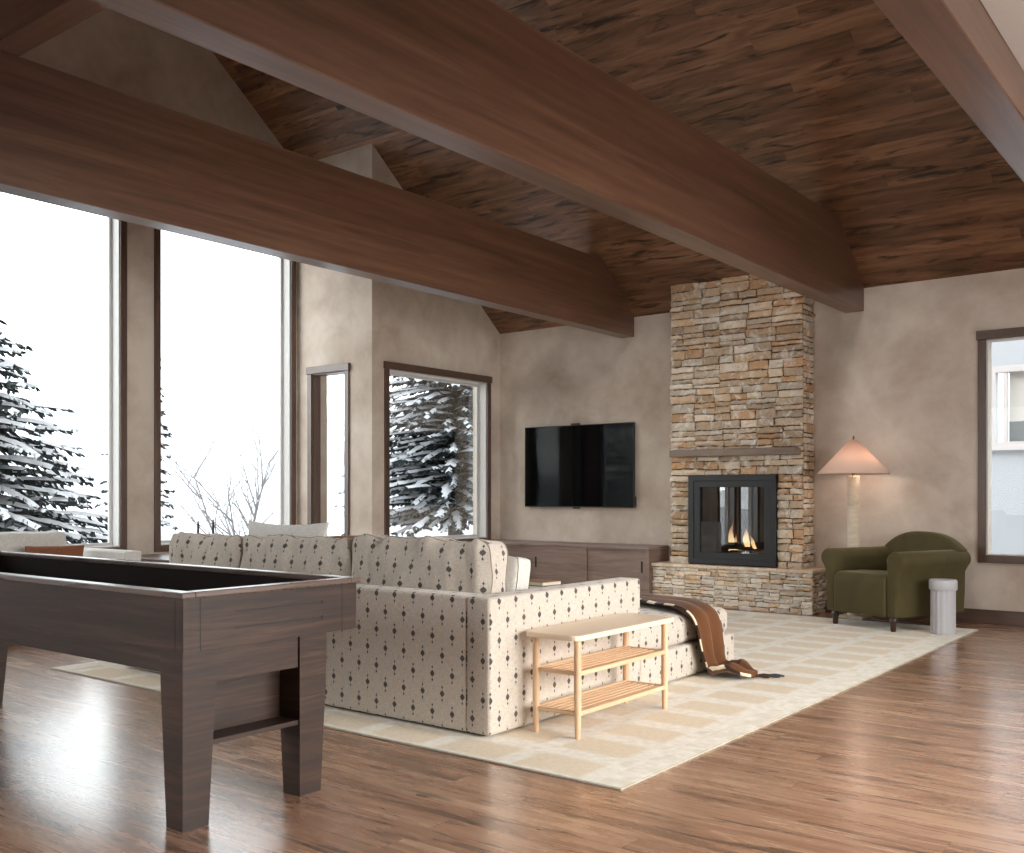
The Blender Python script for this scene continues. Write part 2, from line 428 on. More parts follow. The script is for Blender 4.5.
# ------------------------------------------------------------------ the room
XA, XB, YR, YW, XR, YS = -9.176, -7.92, 7.699, 9.964, 3.0, -2.0
ZE, PITCH = 3.25, 0.80           # ceiling height at the far wall, rise per metre
YRIDGE = 3.98
TW = 0.22
def ceil_z(y): return ZE+PITCH*(YW-y) if y > YRIDGE else ZE+PITCH*(y-(2*YRIDGE-YW))
def struct(o): o['kind'] = 'structure'; return o
NO = Vector((0, PITCH, 1)).normalized(); NO2 = Vector((0, -PITCH, 1)).normalized()
def clip_roof(bm, far=True, near=True, dz=0.0):
    if far: cut(bm, (0, YW, ZE+dz), NO)
    if near: cut(bm, (0, 2*YRIDGE-YW, ZE+dz), NO2)

def wall(name, axis, pos, a0, a1, z1, holes, thick, mat, clip=False, dz=0.05):
    """slab wall; axis 'x' = plane of constant x; holes (a0,a1,z0,z1); thick is signed, outward"""
    xs = sorted({a0, a1, *[h[0] for h in holes], *[h[1] for h in holes]})
    zs = sorted({0.0, z1, *[h[2] for h in holes], *[h[3] for h in holes]})
    bm = bmesh.new()
    def P(a, z, o): return (pos+o, a, z) if axis == 'x' else (a, pos+o, z)
    solid = lambda i, j: 0 <= i < len(xs)-1 and 0 <= j < len(zs)-1 and not any(h[0]-1e-6 <= xs[i] and xs[i+1] <= h[1]+1e-6 and h[2]-1e-6 <= zs[j] and zs[j+1] <= h[3]+1e-6 for h in holes)
    cache = {}
    def V(i, j, o):
        k = (i, j, o)
        if k not in cache: cache[k] = bm.verts.new(P(xs[i], zs[j], thick if o else 0))
        return cache[k]
    for i in range(len(xs)-1):
        for j in range(len(zs)-1):
            if not solid(i, j): continue
            for o in (0, 1): bm.faces.new((V(i, j, o), V(i+1, j, o), V(i+1, j+1, o), V(i, j+1, o)))
            for (di, dj, p, q) in ((-1, 0, (i, j), (i, j+1)), (1, 0, (i+1, j), (i+1, j+1)), (0, -1, (i, j), (i+1, j)), (0, 1, (i, j+1), (i+1, j+1))):
                if not solid(i+di, j+dj): bm.faces.new((V(*p, 0), V(*q, 0), V(*q, 1), V(*p, 1)))
    bmesh.ops.recalc_face_normals(bm, faces=bm.faces[:])
    if clip: clip_roof(bm, dz=dz)
    return struct(obj(name, bm, mat))

# floor
bm = bx(XA-0.1, XR+0.1, YS-0.1, YW+0.1, -0.15, 0.0)
struct(obj('floor', bm, M['floor'], grain=0))
# sloped board ceiling, both slopes
bm = bmesh.new()
yb = 2*YRIDGE-YW; T = 0.25
add_prism(bm, [(YW+0.3, ZE-0.3*PITCH), (YRIDGE, ceil_z(YRIDGE)), (yb-0.3, ZE-0.3*PITCH), (yb-0.3, ZE-0.3*PITCH+T), (YRIDGE, ceil_z(YRIDGE)+T), (YW+0.3, ZE-0.3*PITCH+T)], 'x', XA-0.3, XR+0.3)
# stretch the v coordinate to true board width along the slope
box_uv(bm, 0)
struct(obj('ceiling', bm, M['ceiling']))
# flat plaster soffit to the right of the last beam
struct(obj('trim_1', bx(-0.988, XR, YS, YW-0.001, 3.245, 3.40), M['soffit']))

W = dict(w1=(3.73, 5.44, 0.67, 4.45), w2=(5.89, 7.60, 0.67, 4.45), w5=(1.35, 3.06, 0.67, 4.45), w6=(-0.22, 0.50, 0.10, 3.0), w10=(-1.40, -0.50, 0.10, 3.0))
W3 = (7.955, 9.69, 0.65, 2.60); W4 = (-8.90, -8.345, 0.65, 2.59); W7 = (-2.165, -1.0, 0.635, 2.63)
W8 = (1.9, 6.9, 0.25, 3.05); W9 = (-5.7, -2.7, 0.7, 3.0)
wall('wall_left', 'x', XA, YS-TW, YR+TW*0.5, 8.4, [W['w10'], W['w6'], W['w5'], W['w1'], W['w2']], -TW, M['plaster'], True)
wall('wall_return', 'y', YR, XA, XB-0.002, 5.4, [W4], TW, M['plaster'], True)
wall('wall_left_far', 'x', XB, YR+0.0005, YW+TW, 5.3, [W3], -TW, M['plaster'], True)
wall('wall_far', 'y', YW, XB-TW, XR+TW, ZE, [W7], TW, M['plaster'], True)
wall('wall_right', 'x', XR, YS-TW, YW+TW, 8.4, [W8], TW, M['plaster'], True)
wall('wall_rear', 'y', YS, XA-TW, XR+TW, ZE+0.02, [W9], -TW, M['plaster'], True)

wn = [0]
def window(axis, pos, hole, out, header=False, gd=0.15, cw=0.07, jamb='jamb', sash=True, mull=()):
    """casing, jambs and glazing as one setting object with its parts. out = sign of outdoors"""
    wn[0] += 1
    a0, a1, z0, z1 = hole
    root = struct(empty('window_%d' % wn[0], (0, 0, 0)))
    B = (lambda p0, p1, q0, q1, r0, r1, bev=0.003: bx(min(pos+p0*out, pos+p1*out), max(pos+p0*out, pos+p1*out), q0, q1, r0, r1, bev=bev, seg=1)) if axis == 'x' else \
        (lambda p0, p1, q0, q1, r0, r1, bev=0.003: bx(q0, q1, min(pos+p0*out, pos+p1*out), max(pos+p0*out, pos+p1*out), r0, r1, bev=bev, seg=1))
    g_h = 1 if axis == 'x' else 0
    obj('casing', B(-0.022, 0.0, a0-cw, a0, z0-cw, z1), M['casing'], root, grain=2)
    obj('casing', B(-0.022, 0.0, a1, a1+cw, z0-cw, z1), M['casing'], root, grain=2)
    obj('casing', B(-0.022, 0.0, a0, a1, z0-cw, z0), M['casing'], root, grain=g_h)
    e = 0.012 if header else 0
    obj('header', B(-0.022-e, 0.0, a0-cw-e, a1+cw+e, z1, z1+cw+e), M['casing'], root, grain=g_h)
    j = 0.012
    obj('jamb', B(0.0, gd, a0, a0+j, z0, z1, 0), M[jamb], root, grain=2)
    obj('jamb', B(0.0, gd, a1-j, a1, z0, z1, 0), M[jamb], root, grain=2)
    obj('sill', B(0.0, gd, a0+j, a1-j, z0, z0+j, 0), M[jamb], root, grain=g_h)
    obj('head_jamb', B(0.0, gd, a0+j, a1-j, z1-j, z1, 0), M[jamb], root, grain=g_h)
    if sash:
        s = 0.03
        bm = bmesh.new()
        for q in ((a0+j, a0+j+s, z0+j, z1-j), (a1-j-s, a1-j, z0+j, z1-j), (a0+j+s, a1-j-s, z0+j, z0+j+s), (a0+j+s, a1-j-s, z1-j-s, z1-j)):
            d0, d1 = sorted((pos+(gd-0.03)*out, pos+gd*out))
            if axis == 'x': add_box(bm, d0, d1, *q)
            else: add_box(bm, q[0], q[1], d0, d1, q[2], q[3])
        obj('sash', bm, M['jamb'], root)
    gl = B(gd-0.012, gd-0.006, a0+j, a1-j, z0+j, z1-j, 0)
    obj('glass', gl, M['glass'], root)
    return root
for k in ('w1', 'w2'): window('x', XA, W[k], -1)
window('x', XB, W3, -1, header=True)
window('y', YR, W4, 1, header=True, gd=0.11, jamb='casing', sash=False)
window('y', YW, W7, 1, header=True, gd=0.05, sash=False)
for k in ('w5', 'w6', 'w10'): window('x', XA, W[k], -1)
window('x', XR, W8, 1, header=True)
window('y', YS, W9, -1, header=True)

# frame added around the overhead fill light, out of view; no known skylight
bm = bmesh.new()
for q in ((-3.1, -1.4, 4.0, 4.08), (-3.1, -1.4, 5.72, 5.80), (-3.1, -3.02, 4.08, 5.72), (-1.48, -1.4, 4.08, 5.72)): add_box(bm, *q, -0.06, 0.0)
Mx = Matrix.Translation((0, 4.9, ceil_z(4.9)-0.004)) @ Matrix.Rotation(-math.atan(PITCH), 4, 'X') @ Matrix.Translation((0, -4.9, 0))
bmesh.ops.transform(bm, matrix=Mx, verts=bm.verts[:])
wn[0] += 1; struct(obj('window_%d' % wn[0], bm, M['casing']))

# baseboards
struct(obj('baseboard_far', bx(-3.70, XR, YW-0.018, YW, 0, 0.13, bev=0.003, seg=1), M['casing'], grain=0))
struct(obj('baseboard_left', bx(XA, XA+0.018, YS, YR, 0, 0.13, bev=0.003, seg=1), M['casing'], grain=1))
struct(obj('baseboard_left_far', bx(XB, XB+0.018, YR, 9.50, 0, 0.13, bev=0.003, seg=1), M['casing'], grain=1))
struct(obj('baseboard_return', bx(XA+0.02, XB, YR-0.018, YR, 0, 0.13, bev=0.003, seg=1), M['casing'], grain=0))
struct(obj('baseboard_right', bx(XR-0.018, XR, YS, YW-0.02, 0, 0.13, bev=0.003, seg=1), M['casing'], grain=1))

# beams
for nm, x0, x1, lab in (('a', -6.11, -5.93, 'long dark walnut ceiling beam in front of the tall left windows'),
                        ('b', -3.48, -3.288, 'long dark walnut ceiling beam running over the stone fireplace'),
                        ('c', -1.196, -0.99, 'walnut ceiling beam at the top right beside the white flat ceiling')):
    bm = bx(x0, x1, YS+0.002, YW-0.001, 3.02, 3.80, bev=0.006, seg=1)
    clip_roof(bm, dz=0.01)
    tag(obj('ceiling_beam', bm, M['beam'], grain=1), lab, 'beam', 'tie beams under the sloped ceiling')
bm = bx(XA+0.002, XR-0.002, 2.706, 2.876, 3.801, 4.5, bev=0.005, seg=1)
tag(obj('cross_beam', bm, M['beam'], grain=0), 'dark wooden cross beam lying on top of the long beams, top left corner', 'beam')

# ------------------------------------------------------------------ fireplace
R = random.Random(7)
PAL = [(214, 186, 156), (208, 184, 156), (234, 220, 202), (214, 170, 128), (204, 180, 154), (224, 200, 172), (212, 194, 172), (230, 212, 188), (196, 160, 124), (218, 186, 150), (230, 216, 196), (224, 202, 174)]
HPAL = [(244, 232, 214), (240, 224, 202), (246, 238, 226), (236, 212, 182), (236, 222, 204), (244, 232, 216), (232, 202, 168), (242, 234, 222)]
def split(r, hmax, wmax, out):
    x, y, w, h = r
    if h > 0.42:
        s = R.uniform(0.35, 0.65)*h; split((x, y, w, s), hmax, wmax, out); split((x, y+s, w, h-s), hmax, wmax, out); return
    if w > 1.0 or (w > wmax and h <= hmax*1.0):
        s = R.uniform(0.35, 0.65)*w; split((x, y, s, h), hmax, wmax, out); split((x+s, y, w-s, h), hmax, wmax, out); return
    if h > hmax:
        if h > 2.4*hmax or w < 3.5*h:
            s = R.uniform(0.38, 0.62)*h; split((x, y, w, s), hmax, wmax, out); split((x, y+s, w, h-s), hmax, wmax, out); return
        s = R.uniform(0.35, 0.65)*w; split((x, y, s, h), hmax, wmax, out); split((x+s, y, w-s, h), hmax, wmax, out); return
    out.append(r)
def stones(bm, origin, U, V, N, rects, pmin=0.008, pmax=0.048, gap=0.0045, pal=None):
    lay = bm.loops.layers.float_color.get('stone') or bm.loops.layers.float_color.new('stone')
    origin, U, V, N = Vector(origin), Vector(U), Vector(V), Vector(N)
    for (x, y, w, h) in rects:
        nx = max(3, min(9, int(w/0.035))); ny = 3
        p = R.uniform(pmin, pmax); tx = R.uniform(-0.010, 0.010); ty = R.uniform(-0.010, 0.010)
        c = R.choice(pal or PAL); f = R.uniform(0.80, 1.02); c = lin(*[min(255, q*f) for q in c])
        g = [gap+R.uniform(0, 0.003) for _ in range(4)]; sd = R.uniform(0, 100)
        vs_ = []
        for j in range(ny+1):
            row = []
            for i in range(nx+1):
                s, t_ = i/nx, j/ny
                px = x+g[0]+(w-g[0]-g[1])*s; py = y+g[2]+(h-g[2]-g[3])*t_
                edge = (i in (0, nx)) or (j in (0, ny))
                wob = noise.noise(Vector((px*9, py*9, 3)))*0.006
                d = p+tx*(2*s-1)+ty*(2*t_-1)+noise.noise(Vector((px*16, py*26, sd)))*0.012+noise.noise(Vector((px*45, py*60, sd)))*0.005
                if edge: d -= 0.007
                py2 = py+wob+(noise.noise(Vector((px*30, py*4, sd)))*0.007 if edge else 0)
                px2 = px+(noise.noise(Vector((py*40, px*4, sd)))*0.010)
                row.append(bm.verts.new(origin+U*px2+V*py2+N*max(0.002, d)))
            vs_.append(row)
        fs = []
        for j in range(ny):
            for i in range(nx): fs.append(bm.faces.new((vs_[j][i], vs_[j][i+1], vs_[j+1][i+1], vs_[j+1][i])))
        # skirts back to the wall
        ring = [vs_[0][i] for i in range(nx+1)]+[vs_[j][nx] for j in range(1, ny+1)]+[vs_[ny][i] for i in range(nx-1, -1, -1)]+[vs_[j][0] for j in range(ny-1, 0, -1)]
        bk = [bm.verts.new(v.co-N*((v.co-origin).dot(N)+0.004)) for v in ring]
        for k in range(len(ring)):
            q = (k+1) % len(ring); fs.append(bm.faces.new((ring[q], ring[k], bk[k], bk[q])))
        for f_ in fs:
            f_.smooth = False
            for l in f_.loops: l[lay] = c

fp = thing('fireplace', (-4.55, YW, 0), 0, 'tall ledgestone chimney with raised hearth and glass fronted fire on the far wall', 'fireplace')
def local(bm, root):
    bmesh.ops.transform(bm, matrix=Matrix.Translation(-Vector(root.location)), verts=bm.verts[:]); return bm
CX0, CX1, CYF = -5.30, -3.80, 9.69      # chimney front plane
ZC = ceil_z(CYF)
fx0, fx1, fz0, fz1 = -5.06, -4.07, 0.455, 1.40  # firebox opening
bm = bmesh.new()
for q in ((CX0+.01, fx0, CYF, YW-0.002, 0.44, 1.45), (fx1, CX1-.01, CYF, YW-0.002, 0.44, 1.45), (CX0+.01, CX1-.01, CYF, YW-0.002, fz1, ZC+0.2)): add_box(bm, *q)
add_box(bm, CX0+.01, CX1-.01, YW-0.02, YW-0.002, 0.44, 1.45)
add_box(bm, fx0, fx1, YW-0.04, YW-0.02, 0.44, 1.45)
clip_roof(bm, near=False, dz=-0.002)
lay = bm.loops.layers.float_color.new('stone')
for f_ in bm.faces:
    for l in f_.loops: l[lay] = lin(70, 52, 40)
rects = []
def region(x, y, w, h, hm, wm):
    o_ = []; split((x, y, w, h), hm, wm, o_); rects.extend(o_)
W_ = CX1-CX0
region(0, fz1-0.0, W_, ZC-fz1+0.02, 0.105, 0.34)
region(0, 0.44, fx0-CX0, fz1-0.44, 0.10, 0.26)
region(fx1-CX0, 0.44, CX1-fx1, fz1-0.44, 0.10, 0.26)
stones(bm, (CX0, CYF, 0), (1, 0, 0), (0, 0, 1), (0, -1, 0), rects)
rects = []; region(0, 0.44, YW-CYF, ceil_z(CYF)-0.44, 0.10, 0.2)
stones(bm, (CX1, CYF-0.005, 0), (0, 1, 0), (0, 0, 1), (1, 0, 0), rects, 0.004, 0.02)
stones(bm, (CX0, YW, 0), (0, -1, 0), (0, 0, 1), (-1, 0, 0), rects, 0.004, 0.02)
cut(bm, (0, YW, ZE-0.004), NO)
bmesh.ops.recalc_face_normals(bm, faces=[f for f in bm.faces if False])
obj('chimney_breast', local(bm, fp), M['stone'], fp)
# hearth
HX0, HX1, HYF, HZ = -5.55, -3.70, 9.58, 0.445
HX0, HX1, HYF = -5.476, -3.665, 9.57
bm = bmesh.new(); add_box(bm, HX0+.02, HX1-.02, HYF+.02, YW-0.002, 0.0, HZ-0.03)
lay = bm.loops.layers.float_color.new('stone')
for f_ in bm.faces:
    for l in f_.loops: l[lay] = lin(90, 68, 52)
rects = []; region(0, 0.0, HX1-HX0, HZ-0.035, 0.06, 0.2)
stones(bm, (HX0, HYF+0.02, 0), (1, 0, 0), (0, 0, 1), (0, -1, 0), rects, 0.010, 0.026, 0.0016, HPAL)
rects = []; region(0, 0.0, YW-HYF-0.02, HZ-0.035, 0.06, 0.16)
stones(bm, (HX1-0.02, HYF+0.01, 0), (0, 1, 0), (0, 0, 1), (1, 0, 0), rects, 0.010, 0.022, 0.0016, HPAL)
hearth = obj('hearth', local(bm, fp), M['stone'], fp)
bm = bmesh.new(); lay = bm.loops.layers.float_color.new('stone')
add_box(bm, HX0, HX1+.01, HYF-0.015, YW-0.002, HZ-0.034, HZ, bev=0.004, seg=1)
for f_ in bm.faces:
    for l in f_.loops: l[lay] = lin(222, 200, 176)
obj('hearth_cap', local(bm, fp), M['stone'], fp)
# mantel shelf
bm = bx(-5.24, -3.83, 9.535, CYF+0.02, 1.597, 1.672, bev=0.006, seg=1)
M['mantel'] = wood('mantel_oak', (104, 86, 74), (132, 114, 101), (154, 138, 124), rough=0.6, su=1.5, sv=14)
obj('mantel_shelf', local(bm, fp), M['mantel'], fp, grain=0)
# firebox insert
def framebox(bm, x0, x1, z0, z1, y0, y1, wd, bev=0.002):
    for q in ((x0, x1, y0, y1, z0, z0+wd), (x0, x1, y0, y1, z1-wd, z1), (x0, x0+wd, y0, y1, z0+wd, z1-wd), (x1-wd, x1, y0, y1, z0+wd, z1-wd)): add_box(bm, *q, bev=bev, seg=1)
bm = bmesh.new(); framebox(bm, fx0, fx1, fz0+0.002, fz1, 9.625, 9.70, 0.06)
insert = obj('fire_surround', local(bm, fp), M['black'], fp)
bm = bmesh.new(); framebox(bm, fx0+0.058, fx1-0.058, fz0+0.055, fz1-0.058, 9.637, 9.69, 0.07)
obj('door_frame', local(bm, fp), M['black'], insert)
obj('door_glass', local(bx(fx0+0.125, fx1-0.125, 9.655, 9.659, fz0+0.12, fz1-0.12), fp), M['fglass'], insert)
bm = bmesh.new()
add_box(bm, fx0+0.01, fx1-0.01, 9.90, 9.92, fz0, fz1-0.01); add_box(bm, fx0+0.01, fx0+0.03, 9.70, 9.90, fz0, fz1-0.01); add_box(bm, fx1-0.03, fx1-0.01, 9.70, 9.90, fz0, fz1-0.01)
add_box(bm, fx0+0.01, fx1-0.01, 9.70, 9.90, fz0, fz0+0.12); add_box(bm, fx0+0.01, fx1-0.01, 9.70, 9.90, fz1-0.12, fz1-0.01)
for i in range(9):
    xx = fx0+0.1+i*0.1; add_box(bm, xx, xx+0.012, 9.89, 9.90, fz0+0.12, fz1-0.12)
obj('firebox_lining', local(bm, fp), M['black2'], fp)
bm = bmesh.new()
add_box(bm, -4.63, -4.40, 9.74, 9.84, fz0+0.12, fz0+0.15, bev=0.004, seg=1)
for k, (xx, l_, a_) in enumerate(((-4.60, 0.26, 0.5), (-4.50, 0.24, -0.6), (-4.56, 0.2, 0.1))):
    add_tube(bm, [(xx-math.cos(a_)*l_*0.5, 9.79-0.02*k, fz0+0.165+0.02*k), (xx+math.cos(a_)*l_*0.5, 9.79+0.02*k, fz0+0.17+0.05*math.sin(a_)+0.02*k)], 0.024, 8)
obj('fire_logs', local(bm, fp), M['black2'], fp)
def flame(x, y, z, h, r, lean, seed):
    bm = bmesh.new(); uvl = bm.loops.layers.uv.new('UVMap'); rr = random.Random(seed); rings = []
    n, sg = 12, 10
    for i in range(n+1):
        t_ = i/n; rad = r*(math.sin(PI*min(1, t_*0.9+0.22))**0.8)*(1-t_**2.2)+0.0015
        ox = lean*t_*h+0.018*math.sin(t_*7+seed)*t_; oy = 0.01*math.sin(t_*5+seed*2)*t_
        rings.append([bm.verts.new((x+ox+rad*math.cos(2*PI*k/sg), y+oy+rad*0.6*math.sin(2*PI*k/sg), z+t_*h)) for k in range(sg)])
    for i in range(n):
        for k in range(sg):
            j = (k+1) % sg; f_ = bm.faces.new((rings[i][k], rings[i][j], rings[i+1][j], rings[i+1][k])); f_.smooth = True
            for l, tt in zip(f_.loops, (i/n, i/n, (i+1)/n, (i+1)/n)): l[uvl].uv = (0.5, tt)
    return obj('flame', local(bm, fp), M['flame'], fp)
flame(-4.640, 9.79, fz0+0.14, 0.34, 0.036, 0.06, 1); flame(-4.585, 9.80, fz0+0.14, 0.20, 0.036, -0.10, 2); flame(-4.45, 9.79, fz0+0.19, 0.23, 0.038, -0.18, 3); flame(-4.37, 9.80, fz0+0.17, 0.17, 0.022, -0.42, 4)
flame(-4.53, 9.80, fz0+0.13, 0.10, 0.02, 0.1, 5)

# ------------------------------------------------------------------ television
tv = thing('television', (-6.706, YW, 1.533), 0, 'wide black flat television hung on the plaster wall above the cabinet', 'television')
tx0, tx1, tz0, tz1 = -7.475, -5.902, 1.04, 2.03
ty = YW
obj('screen', local(bx(tx0+0.008, tx1-0.008, 9.898, 9.902, tz0+0.012, tz1-0.008, bev=0.001, seg=1), tv), M['screen'], tv)
obj('back_shell', local(bx(tx0, tx1, 9.901, 9.935, tz0, tz1, bev=0.004), tv), M['screen_b'], tv)
bm = bmesh.new(); add_box(bm, -7.0, -6.4, 9.935, YW-0.001, 1.3, 1.8); obj('wall_bracket', local(bm, tv), M['screen_b'], tv)
obj('camera_bump', local(bx(-6.78, -6.66, 9.90, 9.935, tz1-0.002, tz1+0.022, bev=0.006), tv), M['screen_b'], tv)
obj('receiver', local(bx(-6.75, -6.66, 9.90, 9.93, tz0-0.016, tz0, bev=0.004), tv), M['screen_b'], tv)
obj('side_box', local(bx(-5.912, -5.885, 9.905, 9.935, tz0+0.005, tz0+0.13, bev=0.004), tv), M['screen_b'], tv)

# ------------------------------------------------------------------ low cabinet under the television
cb = thing('media_cabinet', (-6.68, 9.73, 0), 0, 'long low grey brown oak cabinet with sliding doors below the television', 'cabinet')
cx0, cx1, cy0, cy1, cz = XB+0.03, -5.482, 9.516, YW-0.003, 0.62
obj('top', local(bx(cx0-0.005, cx1+0.0, cy0-0.008, cy1, cz-0.028, cz, bev=0.003, seg=1), cb), M['cab_top'], cb, grain=0)
bm = bmesh.new()
add_box(bm, cx0, cx1, cy0+0.04, cy1, 0.08, cz-0.03); add_box(bm, cx0, cx1, cy0, cy0+0.04, 0.08, 0.12); add_box(bm, cx1-0.05, cx1, cy0, cy0+0.04, 0.12, cz-0.03)
add_box(bm, cx0, cx0+0.05, cy0, cy0+0.04, 0.12, cz-0.03)
add_box(bm, cx0+0.05, cx1-0.05, cy0, cy0+0.04, cz-0.045, cz-0.03)
obj('carcass', local(bm, cb), M['cab'], cb, grain=0)
obj('plinth', local(bx(cx0+0.04, cx1-0.04, cy0+0.05, cy1, 0.0, 0.08), cb), M['slot'], cb)
obj('panel', local(bx(-7.07, -6.30, cy0+0.001, cy0+0.036, 0.12, cz-0.045, bev=0.002, seg=1), cb), M['cab'], cb, grain=0)
for x0, x1, hx in ((cx0+0.05, -7.075, -7.02), (-6.295, cx1-0.05, -5.58)):
    x1b = x1 if x1 < -6.9 else x1
    dr = obj('sliding_door', local(bx(x0, x1b, cy0+0.018, cy0+0.038, 0.122, cz-0.047, bev=0.002, seg=1), cb), M['cab'], cb, grain=0)
    hxx = -7.03 if hx < -7 else hx
    y_ = cy0+0.0165 if hx > -7 else cy0-0.001
    obj('handle', local(bx((hx-0.012), (hx+0.012), y_, y_+0.004, 0.33, 0.455, bev=0.001, seg=1), cb), M['slot'], dr)

# ------------------------------------------------------------------ rug
RZ = 0.009
tag(obj('area_rug', bx(-6.676, -2.11, 3.443, 9.42, 0.0, RZ, bev=0.003, seg=1), M['rug']), 'large cream and tan block patterned rug under the sofa and armchair', 'rug')

# ------------------------------------------------------------------ cushions
def cushion(name, w, d, h, mat, parent, M4, crown=0.05, gus=None, pinch=0.03, wr=0.006, seed=1, nx=26, nz=18, piping=None, prad=0.005, pocket=None, uoff=0.0):
    """upright cushion: width w (local x), height h (local z), thickness d (local y). gus = gusset thickness (boxed) or None (knife edge)"""
    bm = bmesh.new(); uvl = bm.loops.layers.uv.new('UVMap'); g = gus if gus is not None else 0.012
    def outline(s, t_):
        # rounded square with slightly pinched sides and eared corners
        x = s*(1-pinch*(1-t_*t_)); z = t_*(1-pinch*(1-s*s)*0.9)
        k = (abs(s)**6)*(abs(t_)**6); 
        if gus is not None: x *= 1-0.05*k; z *= 1-0.06*k
        return x*w/2, z*h/2
    def prof(s, t_): return ((1-abs(s)**3.2)*(1-abs(t_)**3.2))**0.55
    sheets = []
    for side in (-1, 1):
        sh = []
        for j in range(nz+1):
            row = []
            for i in range(nx+1):
                s = math.sin((i/nx*2-1)*PI/2*0.999); t_ = math.sin((j/nz*2-1)*PI/2*0.999)
                x, z = outline(s, t_)
                y = side*(g/2+crown*prof(s, t_))
                p = Vector((x, y, z))
                wv = noise.noise(Vector((x*7+seed*3, y*3, z*7)))*wr*1.6+noise.noise(Vector((x*17+seed, z*6+side, seed)))*wr
                # gathers running in from the seams
                ed = max(0, 1-(1-abs(t_))*2.6); wv += math.sin(x*46+seed+noise.noise(Vector((x*5, seed, 0)))*5)*wr*0.8*ed*(1-abs(t_)**8)
                row.append(bm.verts.new(p+Vector((0, side*wv, (wv*0.9 if t_ > 0.9 else 0)))))
            sh.append(row)
        sheets.append(sh)
    A, B = sheets
    def face(vs_, uvs):
        f_ = bm.faces.new(vs_); f_.smooth = True
        for l, q in zip(f_.loops, uvs): l[uvl].uv = q
    for j in range(nz):
        for i in range(nx):
            q = [(i, j), (i+1, j), (i+1, j+1), (i, j+1)]
            face([A[b][a] for a, b in q], [(A[b][a].co.x+uoff, A[b][a].co.z) for a, b in q])
            q = q[::-1]
            face([B[b][a] for a, b in q], [(B[b][a].co.x+uoff, B[b][a].co.z) for a, b in q])
    ring = [(i, 0) for i in range(nx)]+[(nx, j) for j in range(nz)]+[(i, nz) for i in range(nx, 0, -1)]+[(0, j) for j in range(nz, 0, -1)]
    dist = 0.0
    for k in range(len(ring)):
        (a, b), (c, e) = ring[k], ring[(k+1) % len(ring)]
        pa, pb, qa, qb = A[b][a], A[e][c], B[b][a], B[e][c]
        L_ = (pa.co-pb.co).length
        if b == nz and e == nz or b == 0 and e == 0: uv4 = [(pb.co.x+uoff, g+h/2), (pa.co.x+uoff, g+h/2), (qa.co.x+uoff, h/2), (qb.co.x+uoff, h/2)]
        else: uv4 = [(0.02, pb.co.z), (0.02, pa.co.z), (0.02+g, qa.co.z), (0.02+g, qb.co.z)]
        face([pb, pa, qa, qb], uv4)
    lines = [[A[b][a].co.copy() for a, b in ring], [B[b][a].co.copy() for a, b in ring]]
    bmesh.ops.recalc_face_normals(bm, faces=bm.faces[:])
    bmesh.ops.transform(bm, matrix=M4, verts=bm.verts[:])
    o = obj(name, bm, mat, parent, smooth=True, ang=180)
    if piping:
        for ln in (lines if gus is not None else lines[:1]):
            pb_ = bmesh.new(); add_tube(pb_, [M4 @ p for p in ln], prad, 6, closed=True)
            obj('piping', pb_, piping, o, smooth=True, ang=180)
    return o

def rbox(name, q, mat, parent, bev=0.03, seg=4, wr=0.0, sub=0, root=None, seed=0, puff=0.0):
    """soft upholstered block"""
    bm = bmesh.new(); x0, x1, y0, y1, z0, z1 = q
    add_box(bm, x0, x1, y0, y1, z0, z1, bev=bev, seg=seg)
    if wr or puff:
        es = [e for e in bm.edges if e.calc_length() > 0.12]
        for _ in range(3):
            es = [e for e in bm.edges if e.calc_length() > 0.11]
            if not es: break
            bmesh.ops.subdivide_edges(bm, edges=es, cuts=1, use_grid_fill=True)
        bm.normal_update(); c = Vector(((x0+x1)/2, (y0+y1)/2, (z0+z1)/2)); hx, hy, hz = (x1-x0)/2, (y1-y0)/2, (z1-z0)/2
        for v in bm.verts:
            n_ = v.normal.copy(); r_ = v.co-c
            e_ = (1-min(1, abs(r_.x)/hx)**4)*(1-min(1, abs(r_.y)/hy)**4)
            v.co += n_*noise.noise(v.co*4+Vector((seed, 0, 0)))*wr
            if puff and r_.z > 0: v.co.z += puff*e_
            if puff and abs(r_.x) > hx*0.95: v.co.x += math.copysign(puff*0.5*(1-(r_.z/hz)**2), r_.x)
    if root is not None: local(bm, root)
    bm.normal_update(); box_uv(bm, -1 if False else 0)
    # u must be horizontal and v vertical on upright faces
    uvl = bm.loops.layers.uv['UVMap']
    ox, oy = (root.location.x, root.location.y) if root is not None else (0, 0)
    for f_ in bm.faces:
        n_ = f_.normal; k = max(range(3), key=lambda i: abs(n_[i]))
        for l in f_.loops:
            cc = l.vert.co
            l[uvl].uv = ((cc.y+oy, cc.z), (cc.x+ox, cc.z), (cc.x+ox, cc.y+oy))[k]
    o = obj(name, bm, mat, parent, smooth=True, ang=60)
    return o

